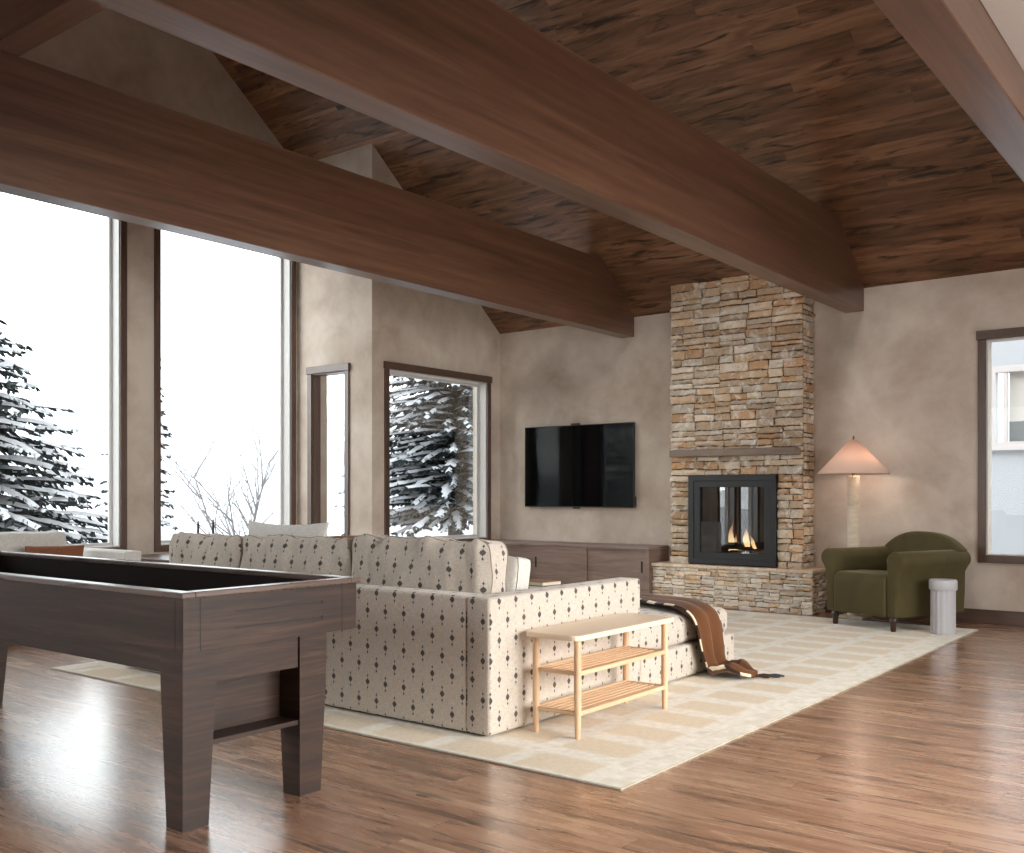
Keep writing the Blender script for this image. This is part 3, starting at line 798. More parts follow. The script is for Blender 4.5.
# ------------------------------------------------------------------ sectional sofa
SZ = RZ
sf = thing('sectional_sofa', (-4.6, 4.4, 0), 0, 'large cream linen sectional sofa with dark diamond motifs and a chaise end', 'sofa')
SX0, SX1 = -6.12, -3.04
rbox('back_frame', (SX0, -3.19, 3.745, 3.90, SZ+0.01, 0.695), M['sofa'], sf, bev=0.018, root=sf)
rbox('arm', (-3.192, SX1, 3.743, 5.185, SZ+0.01, 0.695), M['sofa'], sf, bev=0.020, root=sf)
rbox('arm', (SX0-0.15, SX0+0.002, 3.745, 4.75, SZ+0.01, 0.60), M['sofa'], sf, bev=0.02, root=sf)
rbox('base', (SX0+0.002, -4.0, 3.90, 4.75, SZ+0.01, 0.225), M['sofa'], sf, bev=0.015, root=sf)
rbox('chaise_base', (-4.0, SX1, 5.187, 6.475, SZ+0.01, 0.222), M['sofa'], sf, bev=0.018, root=sf)
rbox('chaise_base', (-4.0, -3.194, 3.90, 5.187, SZ+0.01, 0.222), M['sofa'], sf, bev=0.018, root=sf)
rbox('seat_cushion', (SX0+0.01, -5.06, 3.92, 4.78, 0.226, 0.42), M['sofa'], sf, bev=0.04, wr=0.006, puff=0.015, root=sf, seed=1)
rbox('seat_cushion', (-5.055, -4.01, 3.92, 4.78, 0.226, 0.42), M['sofa'], sf, bev=0.04, wr=0.006, puff=0.015, root=sf, seed=2)
rbox('chaise_cushion', (-4.0, -3.075, 5.20, 6.45, 0.224, 0.405), M['sofa'], sf, bev=0.045, wr=0.006, puff=0.022, root=sf, seed=3)
rbox('chaise_cushion', (-4.0, -3.20, 4.15, 5.195, 0.224, 0.405), M['sofa'], sf, bev=0.045, wr=0.006, puff=0.01, root=sf, seed=3)
obj('foot_rail', local(bx(SX0, -3.10, 3.78, 4.70, RZ, SZ+0.012), sf), M['slot'], sf)
for k, (x0, x1, zt) in enumerate(((-6.08, -5.265, 0.925), (-5.262, -4.25, 0.935), (-4.247, -3.215, 0.955))):
    w_ = x1-x0; hh = 0.50; T_ = Matrix.Translation((( x0+x1)/2, 4.035, zt-hh/2)) @ Matrix.Rotation(math.radians(-5+k), 4, 'X') @ Matrix.Rotation(math.radians((0.6, -0.8, 0.5)[k]), 4, 'Y')
    T_ = Matrix.Translation(-Vector(sf.location)) @ T_
    cushion('back_cushion', w_, 0.2, hh, M['sofa'], sf, T_, crown=0.05, gus=0.15, pinch=0.012, wr=0.015, seed=k*7+3, nx=70, nz=26, piping=M['pipe'], prad=0.0035, uoff=k*0.03)

# ------------------------------------------------------------------ loose pillows on the sectional
p1 = thing('throw_pillow', (-3.52, 4.31, 0.435), 0, 'small cream pillow with dark piping leaning inside the right sofa arm', 'pillow', None)
cushion('cover', 0.50, 0.1, 0.43, M['cream'], p1, Matrix.Translation((0, 0.0, 0.205)) @ Matrix.Rotation(math.radians(-9), 4, 'X'), crown=0.045, gus=0.11, pinch=0.02, wr=0.005, seed=11, nx=24, piping=M['cream_dark'], prad=0.0025)
p2 = thing('throw_pillow', (-5.31, 4.33, 0.43), 0, 'ivory pillow with pointed corners standing above the middle sofa cushions', 'pillow')
cushion('cover', 0.83, 0.1, 0.61, M['ivory'], p2, Matrix.Translation((0, 0.0, 0.285)) @ Matrix.Rotation(math.radians(-8), 4, 'X'), crown=0.06, gus=None, pinch=0.10, wr=0.004, seed=5, nx=26)
p3 = thing('throw_pillow', (-4.98, 4.50, 0.425), math.radians(10), 'rust brown pillow just showing beside the ivory pillow on the sectional sofa', 'pillow')
cushion('cover', 0.50, 0.1, 0.515, M['rust'], p3, Matrix.Translation((-0.04, 0.0, 0.25)) @ Matrix.Rotation(math.radians(-10), 4, 'X'), crown=0.05, gus=None, pinch=0.045, wr=0.004, seed=6, nx=20)

# ------------------------------------------------------------------ throw blanket over the chaise
def make_throw():
    # centre line of the throw in (x,z), and y range at every station
    st = [(-3.95, 0.436, 6.10, 6.40), (-3.80, 0.438, 6.04, 6.40), (-3.62, 0.440, 5.98, 6.39), (-3.45, 0.440, 5.90, 6.35), (-3.30, 0.436, 5.82, 6.31), (-3.18, 0.430, 5.78, 6.28), (-3.10, 0.415, 5.76, 6.25), (-3.045, 0.38, 5.76, 6.24), (-3.020, 0.32, 5.77, 6.22),
          (-3.012, 0.26, 5.79, 6.21), (-3.008, 0.19, 5.82, 6.20), (-3.004, 0.12, 5.86, 6.19), (-2.99, 0.06, 5.88, 6.20), (-2.95, 0.033, 5.84, 6.22), (-2.90, 0.030, 5.80, 6.22), (-2.85, 0.055, 5.79, 6.20), (-2.80, 0.066, 5.80, 6.16), (-2.76, 0.044, 5.82, 6.12), (-2.72, 0.024, 5.86, 6.08), (-2.68, 0.014, 5.92, 6.06)]
    # resample
    pts = []
    for a_, b_ in zip(st, st[1:]):
        for k in range(4): pts.append([a_[i]+(b_[i]-a_[i])*k/4 for i in range(4)])
    pts.append(list(st[-1]))
    for _ in range(2): pts = [pts[0]]+[[(pts[i-1][j]+2*pts[i][j]+pts[i+1][j])/4 for j in range(4)] for i in range(1, len(pts)-1)]+[pts[-1]]
    n = 28; bm = bmesh.new(); uvl = bm.loops.layers.uv.new('UVMap'); grid = []; u = 0; us = []
    for i, (x, z, y0, y1) in enumerate(pts):
        if i: u += math.hypot(x-pts[i-1][0], z-pts[i-1][1])
        us.append(u)
        a_ = pts[max(0, i-1)]; b_ = pts[min(len(pts)-1, i+1)]
        tx, tz = b_[0]-a_[0], b_[1]-a_[1]; L_ = math.hypot(tx, tz); nx_, nz_ = -tz/L_, tx/L_
        if nz_ < 0 and abs(nz_) > 0.7: nx_, nz_ = -nx_, -nz_
        if x > -3.05 and z > 0.05: nx_, nz_ = abs(nx_), abs(nz_)
        row = []
        for j in range(n+1):
            t_ = j/n; amp = 0.006+0.016*min(1, u/1.0)
            f_ = math.sin(t_*PI*5.2+u*1.5)*amp+noise.noise(Vector((u*4, t_*5, 2)))*0.014
            f_ = f_+amp*1.1
            row.append(bm.verts.new((x+nx_*f_, y0+(y1-y0)*t_+0.012*math.sin(u*9+t_*3), max(RZ+0.006, z+nz_*f_-(0.0)))))
        grid.append(row)
    for i in range(len(pts)-1):
        for j in range(n):
            f_ = bm.faces.new((grid[i][j], grid[i+1][j], grid[i+1][j+1], grid[i][j+1])); f_.smooth = True
            for l, (a_, b_) in zip(f_.loops, ((i, j), (i+1, j), (i+1, j+1), (i, j+1))): l[uvl].uv = (us[a_], b_/n)
    root = thing('throw_blanket', (-3.0, 6.05, RZ), 0, 'brown woven throw with checked border spilling off the chaise to the rug', 'throw')
    local(bm, root)
    bm2 = bm
    o = obj('cloth', bm2, M['throw'], root, smooth=True, ang=180)
    s = o.modifiers.new('thick', 'SOLIDIFY'); s.thickness = 0.008; s.offset = 1
    for k, (x, y, mt) in enumerate(((-2.66, 6.10, 'throw'), (-2.60, 6.14, 'black'), (-2.66, 6.04, 'throw'), (-2.61, 6.09, 'black'))):
        tb = bmesh.new(); add_tube(tb, [(x-0.05, y-0.03, RZ+0.014), (x, y, RZ+0.018), (x+0.02, y+0.015, RZ+0.014)], [0.004, 0.008, 0.009], 8)
        add_tube(tb, [(x+0.02, y+0.015, RZ+0.014), (x+0.05, y+0.03, RZ+0.011)], [0.009, 0.006], 8)
        obj('tassel', local(tb, root), M[mt], root, smooth=True)
make_throw()

# ------------------------------------------------------------------ pale side table
st = thing('side_table', (-2.825, 4.435, RZ), 0, 'small pale beech side table with two slatted shelves beside the sofa arm', 'table')
def tb(x0, x1, y0, y1, z0, z1, **k): return local(bx(x0, x1, y0, y1, z0, z1, **k), st)
bm = bmesh.new(); pl = []
for cxx, cyy, a0_ in ((-2.72, 4.01, -90), (-2.72, 4.90, 0), (-2.955, 4.90, 90), (-2.955, 4.01, 180)):
    for k in range(6): a_ = math.radians(a0_+k*18); pl.append((cxx+0.05*math.cos(a_), cyy+0.05*math.sin(a_)))
add_prism(bm, pl, 'z', 0.487, 0.515, bev=0.007, seg=2)
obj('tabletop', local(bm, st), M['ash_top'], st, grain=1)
LX, LY = (-2.955, -2.705), (4.01, 4.87)
for x in LX:
    for y in LY:
        bm = bmesh.new(); add_lathe(bm, [(0.0125, RZ), (0.0135, RZ+0.004), (0.0185, 0.17), (0.0185, 0.486)], 16, Matrix.Translation((x, y, 0)))
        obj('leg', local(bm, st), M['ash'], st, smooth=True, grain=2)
for z in (0.13, 0.325):
    sh = None
    bm = bmesh.new(); add_box(bm, LX[1]-0.014, LX[1]+0.010, LY[0], LY[1], z-0.012, z+0.012, bev=0.006); add_box(bm, LX[0]-0.010, LX[0]+0.014, LY[0], LY[1], z-0.012, z+0.012, bev=0.006)
    add_box(bm, LX[0]+0.01, LX[1]-0.01, LY[0]-0.008, LY[0]+0.012, z-0.010, z+0.010, bev=0.003); add_box(bm, LX[0]+0.01, LX[1]-0.01, LY[1]-0.012, LY[1]+0.008, z-0.010, z+0.010, bev=0.003)
    sh = obj('shelf_rail', local(bm, st), M['ash'], st, grain=1)
    bm = bmesh.new()
    for k in range(6):
        x = LX[0]+0.032+k*(LX[1]-LX[0]-0.064)/5
        add_box(bm, x-0.010, x+0.010, LY[0]+0.010, LY[1]-0.010, z-0.004, z+0.008, bev=0.002, seg=1)
    obj('slats', local(bm, st), M['ash'], sh, grain=1)

# ------------------------------------------------------------------ shuffleboard table
sb = thing('shuffleboard_table', (-4.57, 2.44, 0), 0, 'long smoked walnut shuffleboard table with tapered legs in the left foreground', 'game table')
TX0, TX1, TY0, TY1, TZ = -6.14, -3.035, 2.035, 2.888, 0.854
def sbx(*a, **k): return local(bx(*a, **k), sb)
# top rim
bm = bmesh.new()
rimp = [(TX0, TX1, TY0, TY0+0.055), (TX0, TX1, TY1-0.055, TY1), (TX1-0.055, TX1, TY0+0.055, TY1-0.055), (TX0, TX0+0.055, TY0+0.055, TY1-0.055)]
for q in rimp[:2]: add_box(bm, *q, TZ-0.022, TZ, bev=0.004, seg=2)
for q in rimp[2:]: add_box(bm, *q, TZ-0.022, TZ, bev=0.004, seg=2)
M['rim'] = wood('rim_walnut', (74, 58, 50), (98, 80, 71), (122, 102, 92), rough=0.28, su=1.3, sv=20)
obj('rim', local(bm, sb), M['rim'], sb, grain=0)
# cabinet sides
i_ = 0.014; zb, zt = 0.640, TZ-0.022
body = obj('side_panel', sbx(TX0+i_, TX1-i_, TY0+i_, TY0+i_+0.03, zb, zt), M['table'], sb, grain=0)
obj('side_panel', sbx(TX0+i_, TX1-i_, TY1-i_-0.03, TY1-i_, zb, zt), M['table'], sb, grain=0)
ep = obj('end_panel', sbx(TX1-i_-0.03, TX1-i_+0.0005, TY0+i_+0.03, TY1-i_-0.03, zb, zt), M['table'], sb, grain=1)
obj('end_panel', sbx(TX0+i_, TX0+i_+0.03, TY0+i_+0.03, TY1-i_-0.03, zb, zt), M['table'], sb, grain=1)
# grooves by the corner posts and the two score slots on the end
for y in (TY0+0.082, TY1-0.095):
    obj('groove', sbx(TX1-i_+0.0003, TX1-i_+0.0012, y, y+0.003, zb, zt), M['slot'], ep)
for z in (0.705, 0.765):
    obj('score_slot', sbx(TX1-i_+0.0003, TX1-i_+0.0015, TY1-0.62, TY1-0.20, z, z+0.005), M['slot'], ep)
    obj('score_slot', sbx(TX1-i_+0.0003, TX1-i_+0.003, TY1-0.205, TY1-0.193, z-0.006, z+0.008, bev=0.001, seg=1), M['slot'], ep)
obj('groove', sbx(TX1-0.066, TX1-0.063, TY0+i_-0.0008, TY0+i_+0.0005, zb, zt), M['slot'], body)
# well liner and playing board
bm = bmesh.new()
add_box(bm, TX0+0.045, TX1-0.045, TY0+0.045, TY0+0.054, 0.66, TZ-0.023); add_box(bm, TX0+0.045, TX1-0.045, TY1-0.054, TY1-0.045, 0.66, TZ-0.023)
add_box(bm, TX1-0.054, TX1-0.045, TY0+0.054, TY1-0.054, 0.66, TZ-0.023); add_box(bm, TX0+0.045, TX0+0.054, TY0+0.054, TY1-0.054, 0.66, TZ-0.023)
add_box(bm, TX0+0.045, TX1-0.045, TY0+0.045, TY1-0.045, 0.645, 0.66)
obj('well_liner', local(bm, sb), M['table_in'], sb)
obj('playing_board', sbx(TX0+0.15, TX1-0.15, TY0+0.17, TY1-0.17, 0.66, 0.72, bev=0.003), M['table_in'], sb)
# aprons
az = 0.545
obj('apron', sbx(TX0+0.06, TX1-0.06, TY0+0.060, TY0+0.085, az, zb), M['table'], sb, grain=0)
obj('apron', sbx(TX0+0.06, TX1-0.06, TY1-0.16, TY1-0.135, az, zb), M['table'], sb, grain=0)
obj('apron', sbx(TX1-0.068, TX1-0.0425, TY0+0.168, TY1-0.302, az-0.03, zb), M['table'], sb, grain=1)
obj('apron', sbx(TX0+0.05, TX0+0.08, TY0+0.16, TY1-0.30, az, zb), M['table'], sb, grain=1)
# legs: L shaped corner legs tapering to the foot
def leg(xo, y0, y1t, y1b, sx, sy):
    """xo, y0: the upright corner; sx, sy the directions the leg tapers in; widths at top and foot"""
    bm = bmesh.new()
    def ring(z, wx, wy): return [bm.verts.new((xo+sx*a, y0+sy*b, z)) for a, b in ((0, 0), (wx, 0), (wx, wy), (0, wy))]
    rs = [ring(0.0, 0.100, y1b), ring(az-0.03, 0.137, y1t), ring(zb, 0.137, y1t)]
    fs = [bm.faces.new(rs[0]), bm.faces.new(rs[-1][::-1])]
    for a_, b_ in zip(rs, rs[1:]):
        for k in range(4): fs.append(bm.faces.new((a_[k], a_[(k+1) % 4], b_[(k+1) % 4], b_[k])))
    bmesh.ops.recalc_face_normals(bm, faces=bm.faces[:])
    return bm
for xo, sx in ((TX1-0.042, -1), (TX0+0.255, 1)):
    for y0 in (TY0+0.03, TY1-0.292):
        obj('leg', local(leg(xo, y0, 0.140, 0.108, sx, 1), sb), M['table'], sb, grain=1)
# ball-return box between the end legs
bm = bmesh.new()
add_box(bm, TX1-0.18, TX1-0.165, TY0+0.10, TY1-0.20, 0.285, az+0.02); add_box(bm, TX1-0.165, TX1-0.050, TY0+0.135, TY1-0.29, 0.285, 0.303)
obj('end_shelf', local(bm, sb), M['table'], sb, grain=1)

# ------------------------------------------------------------------ armchair
ac = thing('armchair', (-2.955, 8.895, RZ), math.radians(-21.5), 'olive green velvet club armchair with rolled arms right of the fireplace', 'armchair')
def armprof(s):
    pts = [(0.285, 0.135), (0.283, 0.56)]
    cxx, czz, r_ = 0.365, 0.616, 0.085
    for k in range(15):
        a_ = math.radians(200-k*(250/14)); pts.append((cxx+r_*math.cos(a_), czz+r_*math.sin(a_)))
    pts += [(0.392, 0.50), (0.388, 0.30), (0.378, 0.135)]
    return [(s*p[0], p[1]-RZ) for p in pts]
for s in (-1, 1):
    bm = bmesh.new(); add_prism(bm, armprof(s), 'y', -0.03, 0.915, bev=0.018, seg=3)
    a_ = obj('arm', bm, M['velvet'], ac, smooth=True, ang=50)
bm = bmesh.new(); add_box(bm, -0.285, 0.285, 0.0, 0.84, 0.13, 0.33, bev=0.02, seg=3); obj('seat_base', bm, M['velvet'], ac, smooth=True, ang=50)
bm = bmesh.new()
pf = []
for (cyy, czz, a0_) in ((0.02, 0.19, 180), (0.055, 0.415, 90)): pass
pf = [(-0.035, 0.125), (-0.052, 0.16), (-0.055, 0.40)]
for k in range(7): a_ = math.radians(180-k*15); pf.append((0.02+0.075*math.cos(a_), 0.415+0.075*math.sin(a_)))
pf += [(0.30, 0.492), (0.62, 0.470), (0.62, 0.125)]
add_prism(bm, pf, 'x', -0.280, 0.280, bev=0.02, seg=3)
obj('seat_cushion', bm, M['velvet'], ac, smooth=True, ang=50)
bm = bmesh.new(); pf = []
hw = 0.405
for k in range(21):
    s_ = -1+2*k/20; pf.append((hw*s_, 0.850-0.150*abs(s_)**2.6))
pf = [(-0.34, 0.20), (-0.375, 0.55)]+pf+[(0.375, 0.55), (0.34, 0.20)]
add_prism(bm, pf, 'y', 0.0, 0.17, bev=0.045, seg=4)
bmesh.ops.transform(bm, matrix=Matrix.Translation((0.02, 0.70, 0)) @ Matrix.Rotation(math.radians(-4), 4, 'X'), verts=bm.verts[:])
obj('backrest', bm, M['velvet'], ac, smooth=True, ang=50)
for x, y in ((-0.315, 0.02), (0.315, 0.02), (-0.30, 0.78), (0.30, 0.78)):
    bm = bmesh.new(); add_lathe(bm, [(0.020, 0.0), (0.024, 0.01), (0.026, 0.07), (0.036, 0.085), (0.037, 0.10), (0.030, 0.112), (0.030, 0.135)], 16, Matrix.Translation((x, y, 0)))
    obj('leg', bm, M['darkleg'], ac, smooth=True)

# ------------------------------------------------------------------ floor lamp
lp = thing('floor_lamp', (-3.27, 9.60, 0), 0, 'floor lamp with a peach cone shade on a stone column behind the armchair', 'lamp')
bm = bmesh.new(); add_box(bm, -0.13, 0.13, -0.13, 0.13, 0.0, 0.03, bev=0.01); obj('base', bm, M['trav'], lp)
bm = bmesh.new(); add_lathe(bm, [(0.056, 0.03), (0.056, 1.37), (0.05, 1.375)], 96, flute=0.035, nf=24); obj('column', bm, M['trav'], lp, smooth=True, ang=60)
bm = bmesh.new(); add_lathe(bm, [(0.013, 1.37), (0.013, 1.44), (0.006, 1.44), (0.006, 1.73), (0.010, 1.735), (0.010, 1.75), (0.004, 1.762)], 12); obj('stem', bm, M['bronze'], lp, smooth=True)
bm = bmesh.new(); add_lathe(bm, [(0.026, 1.50), (0.03, 1.53), (0.02, 1.56), (0.006, 1.575)], 16)
obj('bulb', bm, emit('warm_bulb', (1.0, 0.8, 0.62, 1), 2), lp, smooth=True)
bm = bmesh.new(); n = 48; rings = []
for r_, z_ in ((0.337, 1.397), (0.036, 1.722)):
    rings.append([bm.verts.new((r_*math.cos(2*PI*k/n), r_*math.sin(2*PI*k/n), z_)) for k in range(n)])
for k in range(n): bm.faces.new((rings[0][k], rings[0][(k+1) % n], rings[1][(k+1) % n], rings[1][k]))
o = obj('lamp_shade', bm, M['shade'], lp, smooth=True, ang=180)
s_ = o.modifiers.new('thick', 'SOLIDIFY'); s_.thickness = 0.003
d = bpy.data.lights.new('lamp_light', 'POINT'); d.energy = 2.6; d.color = (1.0, 0.80, 0.66); d.shadow_soft_size = 0.04
lo = bpy.data.objects.new('lamp_light', d); COL.objects.link(lo); lo.parent = lp; lo.location = (0, 0, 1.47)
lo.location.x = 0.05

# ------------------------------------------------------------------ grey stool
sl = thing('drum_stool', (-2.285, 8.95, RZ), 0, 'pale grey fluted drum stool with a capped top beside the armchair', 'stool')
bm = bmesh.new(); add_lathe(bm, [(0.094, 0.0), (0.096, 0.01), (0.096, 0.375)], 120, flute=0.06, nf=14); obj('fluted_body', bm, M['steelg'], sl, smooth=True, ang=80)
bm = bmesh.new(); add_lathe(bm, [(0.09, 0.372), (0.110, 0.376), (0.113, 0.384), (0.113, 0.450), (0.106, 0.462), (0.0, 0.464)], 64); obj('top', bm, M['steelg'], sl, smooth=True, ang=40)

# ------------------------------------------------------------------ coffee table and books
ct = thing('coffee_table', (-4.72, 5.93, RZ), 0, 'low cream block coffee table behind the sofa arm with books on it', 'table')
bm = bmesh.new(); add_box(bm, -0.65, 0.65, -0.30, 0.30, 0.455, 0.507, bev=0.006); obj('tabletop', bm, M['paper'], ct)
for x in (-0.45, 0.45):
    bm = bmesh.new(); add_box(bm, x-0.12, x+0.12, -0.24, 0.24, 0.0, 0.455, bev=0.006); obj('leg', bm, M['paper'], ct)
def book(x, y, z, rz, w, d_, h, cov, lab):
    b = thing('book', (x, y, z), math.radians(rz), lab, 'book', 'books on the coffee table')
    bm = bmesh.new(); add_box(bm, -w/2+0.004, w/2-0.003, -d_/2+0.003, d_/2-0.003, 0.003, h-0.003); obj('pages', bm, M['paper'], b)
    bm = bmesh.new(); add_box(bm, -w/2, w/2, -d_/2, d_/2, 0, 0.003); add_box(bm, -w/2, w/2, -d_/2, d_/2, h-0.003, h); add_box(bm, -w/2, -w/2+0.004, -d_/2, d_/2, 0.003, h-0.003); obj('cover', bm, M[cov], b)
ctz = RZ+0.5072
book(-4.26, 5.80, ctz, 4, 0.34, 0.24, 0.032, 'book2', 'black covered book at the bottom of the coffee table stack')
book(-4.25, 5.79, ctz+0.0322, -6, 0.27, 0.20, 0.026, 'book1', 'tan covered book lying on the black book')

# ------------------------------------------------------------------ cream sofa below the left windows
cs = thing('cream_sofa', (-8.55, 3.9, 0), 0, 'cream upholstered sofa under the tall left window, behind the game table', 'sofa')
rbox('back_frame', (-9.12, -8.96, 2.6, 5.02, 0.10, 0.68), M['ivory'], cs, bev=0.03, root=cs)
rbox('arm', (-8.955, -8.10, 4.85, 5.02, 0.10, 0.690), M['ivory'], cs, bev=0.02, root=cs)
rbox('arm', (-8.955, -8.10, 2.6, 2.77, 0.10, 0.690), M['ivory'], cs, bev=0.02, root=cs)
rbox('base', (-8.955, -8.12, 2.772, 4.848, 0.10, 0.27), M['ivory'], cs, bev=0.015, root=cs)
for y0, y1 in ((2.775, 3.805), (3.81, 4.845)): rbox('seat_cushion', (-8.95, -8.11, y0, y1, 0.272, 0.44), M['ivory'], cs, bev=0.035, wr=0.004, puff=0.01, root=cs)
for k, (y0, y1) in enumerate(((2.80, 3.72), (3.74, 4.66))):
    T_ = Matrix.Translation(-Vector(cs.location)) @ Matrix.Translation((-8.80, (y0+y1)/2, 0.655)) @ Matrix.Rotation(math.radians(90), 4, 'Z') @ Matrix.Rotation(math.radians(8), 4, 'X')
    cushion('back_cushion', y1-y0, 0.2, 0.42, M['ivory'], cs, T_, crown=0.07, gus=0.07, pinch=0.02, wr=0.006, seed=21+k, nx=30, piping=M['ivory'], prad=0.003)
for x in (-9.05, -8.16):
    for y in (2.68, 4.94):
        bm = bmesh.new(); add_lathe(bm, [(0.016, 0), (0.024, 0.105)], 12, Matrix.Translation((x, y, 0))); obj('leg', local(bm, cs), M['darkleg'], cs, smooth=True)
p4 = thing('throw_pillow', (-8.50, 4.42, 0.44), math.radians(72), 'rust brown pillow leaning in the corner of the cream sofa', 'pillow')
cushion('cover', 0.48, 0.1, 0.32, M['rust'], p4, Matrix.Translation((0, 0, 0.155)) @ Matrix.Rotation(math.radians(14), 4, 'X'), crown=0.05, gus=None, pinch=0.05, wr=0.003, seed=9, nx=20)

# dark console with candlesticks between the sofa and the window pier
cn = thing('console_table', (-8.42, 5.62, 0), 0, 'dark wooden side table holding two tapers under the left windows', 'table')
bm = bmesh.new(); add_box(bm, -0.70, 0.70, -0.27, 0.27, 0.555, 0.585, bev=0.004); obj('tabletop', bm, M['casing'], cn, grain=0)
for x in (-0.64, 0.64):
    for y in (-0.22, 0.22):
        bm = bmesh.new(); add_box(bm, x-0.022, x+0.022, y-0.022, y+0.022, 0, 0.555, bev=0.003, seg=1); obj('leg', bm, M['casing'], cn, grain=2)
for x, h_, lab in ((-8.095, 0.37, 'dark taper candle in a low holder, left of the pair behind the sofa'), (-7.86, 0.385, 'dark taper candle in a low holder, right of the pair behind the sofa')):
    c_ = thing('candlestick', (x, 5.60, 0.5852), 0, lab, 'candlestick', 'tapers behind the sofa')
    bm = bmesh.new(); add_lathe(bm, [(0.045, 0), (0.045, 0.008), (0.014, 0.02), (0.012, 0.05), (0.020, 0.06), (0.020, 0.085), (0.012, 0.09)], 20); obj('holder', bm, M['bronze'], c_, smooth=True, ang=60)
    bm = bmesh.new(); add_lathe(bm, [(0.012, 0.086), (0.011, h_-0.05), (0.006, h_-0.012), (0.001, h_)], 14); obj('candle', bm, M['candle'], c_, smooth=True, ang=60)

# ------------------------------------------------------------------ outdoors
def ground_z(x, y):
    dx = max(0, -10-x); dy = max(0, y-15.5) if x > -8.5 else max(0, y-10.5)
    d_ = math.hypot(dx, dy*0.9)
    z = -0.55+0.10*min(d_, 12)+0.16*max(0, d_-12)
    if d_ > 45: z -= 0.06*(d_-45)
    return z+noise.noise(Vector((x*0.12, y*0.12, 0)))*0.35*min(1, d_/6)+noise.noise(Vector((x*0.5, y*0.5, 4)))*0.10*min(1, d_/4)
bm = bmesh.new(); nx, ny = 150, 130; G = []
for j in range(ny+1):
    row = []
    for i in range(nx+1):
        x = -80+95*(i/nx)**0.8; y = -25+95*(j/ny)
        row.append(bm.verts.new((x, y, ground_z(x, y))))
    G.append(row)
for j in range(ny):
    for i in range(nx):
        f_ = bm.faces.new((G[j][i], G[j][i+1], G[j+1][i+1], G[j+1][i])); f_.smooth = True
o = obj('snowy_ground', bm, M['snow']); tag(o, 'white snow covered ground and hillside outside the windows', 'snow', kind='structure')

def conifer(x, y, h, r, seed, lab, zlo=0.06, dens=1.0):
    rr = random.Random(seed); z0 = ground_z(x, y)-0.1
    root = thing('conifer', (x, y, z0), 0, lab, 'tree', 'snowy conifers outside')
    bm = bmesh.new(); add_tube(bm, [(0, 0, 0), (0, 0, h*0.5), (0, 0, h)], [0.05*h**0.5, 0.03*h**0.5, 0.008], 8); obj('trunk', bm, M['bark'], root, smooth=True)
    fb = bmesh.new(); sbm = bmesh.new()
    nl = int(h*4.2*dens)
    for k in range(nl):
        t_ = zlo+(1-zlo)*k/nl; rad = r*(1-t_)**0.85+0.06
        nb = max(6, int(rad*9))
        for b in range(nb):
            a_ = 2*PI*(b+rr.random()*0.8)/nb; L_ = rad*rr.uniform(0.72, 1.08); zz = t_*h+rr.uniform(-0.05, 0.05)
            dr = rr.uniform(0.05, 0.20); rise = rr.uniform(0.0, 0.10)
            ca, sa = math.cos(a_), math.sin(a_); n_ = max(4, int(L_/0.16))
            P_ = lambda s: Vector((ca*L_*s, sa*L_*s, zz+rise*L_*s-dr*L_*s*s*1.3))
            side = Vector((-sa, ca, 0))
            # snow pad on the upper side of the bough
            pv = []
            for i in range(n_+1):
                s = 0.15+0.85*i/n_; p = P_(s); wd = 0.105*(1-s*0.6)*rr.uniform(0.5, 1.2)*(0.5+L_*0.5)
                ht = 0.035*rr.uniform(0.6, 1.3)
                pv.append([sbm.verts.new(p+side*wd-Vector((0, 0, 0.012))), sbm.verts.new(p+Vector((0, 0, ht))), sbm.verts.new(p-side*wd-Vector((0, 0, 0.012)))])
            for i in range(n_):
                if rr.random() < 0.14: continue
                for q in (0, 1): sbm.faces.new((pv[i][q], pv[i+1][q], pv[i+1][q+1], pv[i][q+1]))
            # needle sprays
            for i in range(n_*5):
                s = rr.uniform(0.12, 1.0); p = P_(s); sg = rr.choice((-1, 1)); ll = rr.uniform(0.10, 0.26)*(1.1-s*0.5)
                dirv = (side*sg*rr.uniform(0.4, 1.0)+Vector((ca, sa, 0))*rr.uniform(0.3, 0.9)+Vector((0, 0, rr.uniform(-0.9, -0.05)))).normalized()
                wv = dirv.cross(Vector((rr.uniform(-1, 1), rr.uniform(-1, 1), rr.uniform(-1, 1)))).normalized()*0.022
                v = [fb.verts.new(p-wv), fb.verts.new(p+wv), fb.verts.new(p+dirv*ll*0.6+wv*1.1), fb.verts.new(p+dirv*ll), fb.verts.new(p+dirv*ll*0.6-wv*1.1)]
                fb.faces.new(v)
    obj('foliage', fb, M['needles'], root); tag(obj('snow', sbm, M['snow'], root), kind='stuff')
conifer(-13.6, 5.9, 4.4, 2.5, 3, 'big dark snow laden conifer at the left edge of the left window', dens=1.35)
conifer(-18.2, 11.2, 6.3, 0.8, 5, 'slim snowy conifer showing beside the pier in the second tall window')
conifer(-12.5, 14.35, 9.0, 2.35, 8, 'broad snow laden conifer filling the square window', zlo=0.11, dens=1.55)
conifer(-15.5, -5.2, 6.0, 2.2, 12, 'snowy conifer mirrored in the fireplace glass')
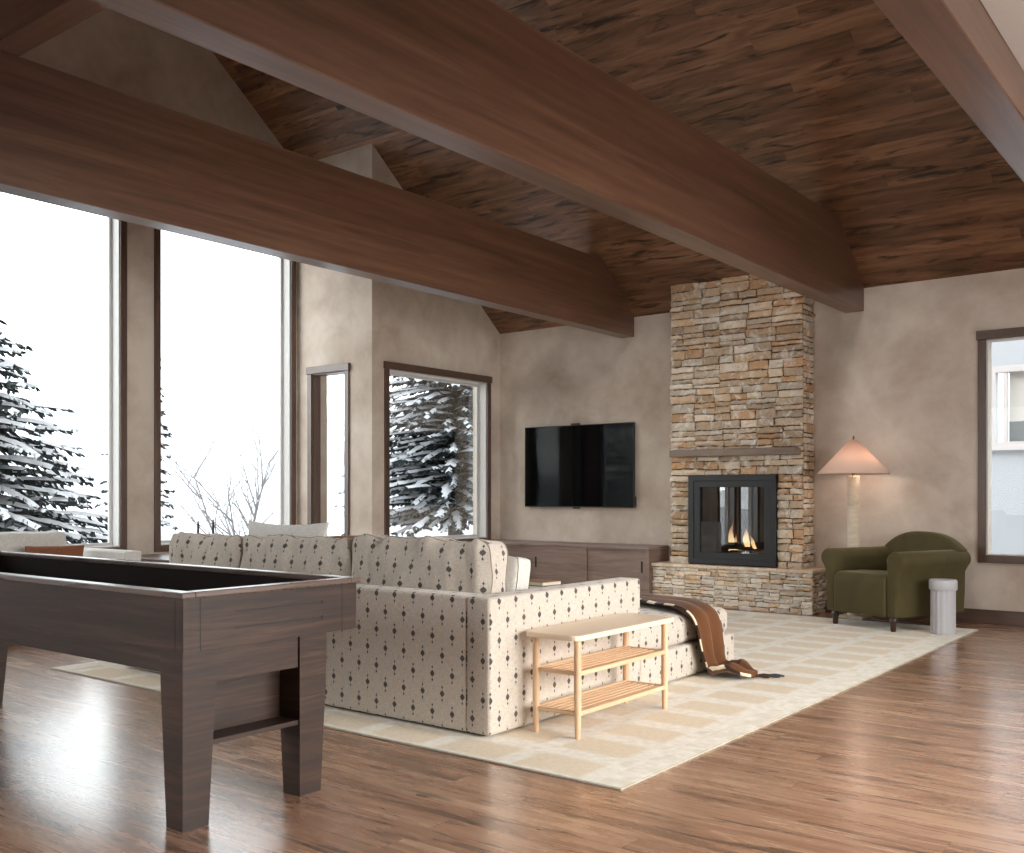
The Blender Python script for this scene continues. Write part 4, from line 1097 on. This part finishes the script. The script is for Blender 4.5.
# bare bush in the second window
def bare(x, y, h, seed, lab, n0=6, spread=0.5):
    rr = random.Random(seed); bm = bmesh.new(); z0 = ground_z(x, y)-0.05
    def br(p, d_, L_, r_, lv):
        pts = [p]; dd = d_.copy()
        for k in range(5):
            dd = (dd+Vector((rr.uniform(-.16, .16), rr.uniform(-.16, .16), rr.uniform(-.04, .12)))).normalized(); pts.append(pts[-1]+dd*L_/5)
        add_tube(bm, pts, [r_*(1-0.14*k) for k in range(6)], 5)
        if lv:
            for k in (2, 3, 4, 5):
                for _ in range(1 if lv < 2 else rr.choice((1, 2))):
                    a_ = rr.uniform(0, 2*PI); nd = (dd+Vector((math.cos(a_), math.sin(a_), rr.uniform(-.2, .5)))*0.8).normalized()
                    br(pts[k], nd, L_*rr.uniform(.35, .6), r_*0.5, lv-1)
    for k in range(n0):
        a_ = 2*PI*k/n0+rr.random(); br(Vector((0, 0, 0)), Vector((math.cos(a_)*spread, math.sin(a_)*spread, 1)).normalized(), h*rr.uniform(.6, .9), 0.03, 2)
    o = obj('bare_bush', bm, M['greybark'], smooth=True); o.location = (x, y, z0)
    tag(o, lab, 'bush', 'leafless bushes outside')
bare(-13.6, 10.2, 2.3, 4, 'leafless bush in the snow seen through the second tall window', 5, 0.42)
bare(-23, 21.5, 3.0, 6, 'faint leafless bush seen through the narrow window', 5, 0.5)

# neighbouring house beyond the right window
nh = thing('neighbouring_house', (-1.5, 14.2, -0.55), 0, 'pale neighbouring house wall with a white framed window outside on the right', 'house')
hx0, hx1, hz0, hz1 = -2.98, -1.70, 1.87+0.55, 2.80+0.55
bm = bmesh.new()
for q in ((-6.5, hx0, 0, 9), (hx1, 4.5, 0, 9), (hx0, hx1, 0, hz0), (hx0, hx1, hz1, 9)): add_box(bm, q[0]+1.5, q[1]+1.5, 0, 0.2, q[2], q[3])
obj('wall', bm, M['house'], nh)
a_, b_ = hx0+1.5, hx1+1.5
bm = bmesh.new(); framebox(bm, a_-0.07, b_+0.07, hz0-0.07, hz1+0.07, -0.03, 0.02, 0.08); add_box(bm, a_+0.10, a_+0.15, -0.02, 0.05, hz0, hz1)
wf = obj('window_frame', bm, M['housew'], nh)
obj('sill', bx(a_-0.12, b_+0.12, -0.08, 0.02, hz0-0.10, hz0-0.06), M['housew'], wf)
obj('blind', bx(a_+0.15, b_, 0.10, 0.11, hz0+0.28, hz1), M['housep'], wf)
obj('lower_panel', bx(a_+0.15, b_, 0.10, 0.11, hz0, hz0+0.28), M['housed'], wf)
obj('pane', bx(a_, b_, 0.06, 0.065, hz0, hz1), M['glass'], wf)
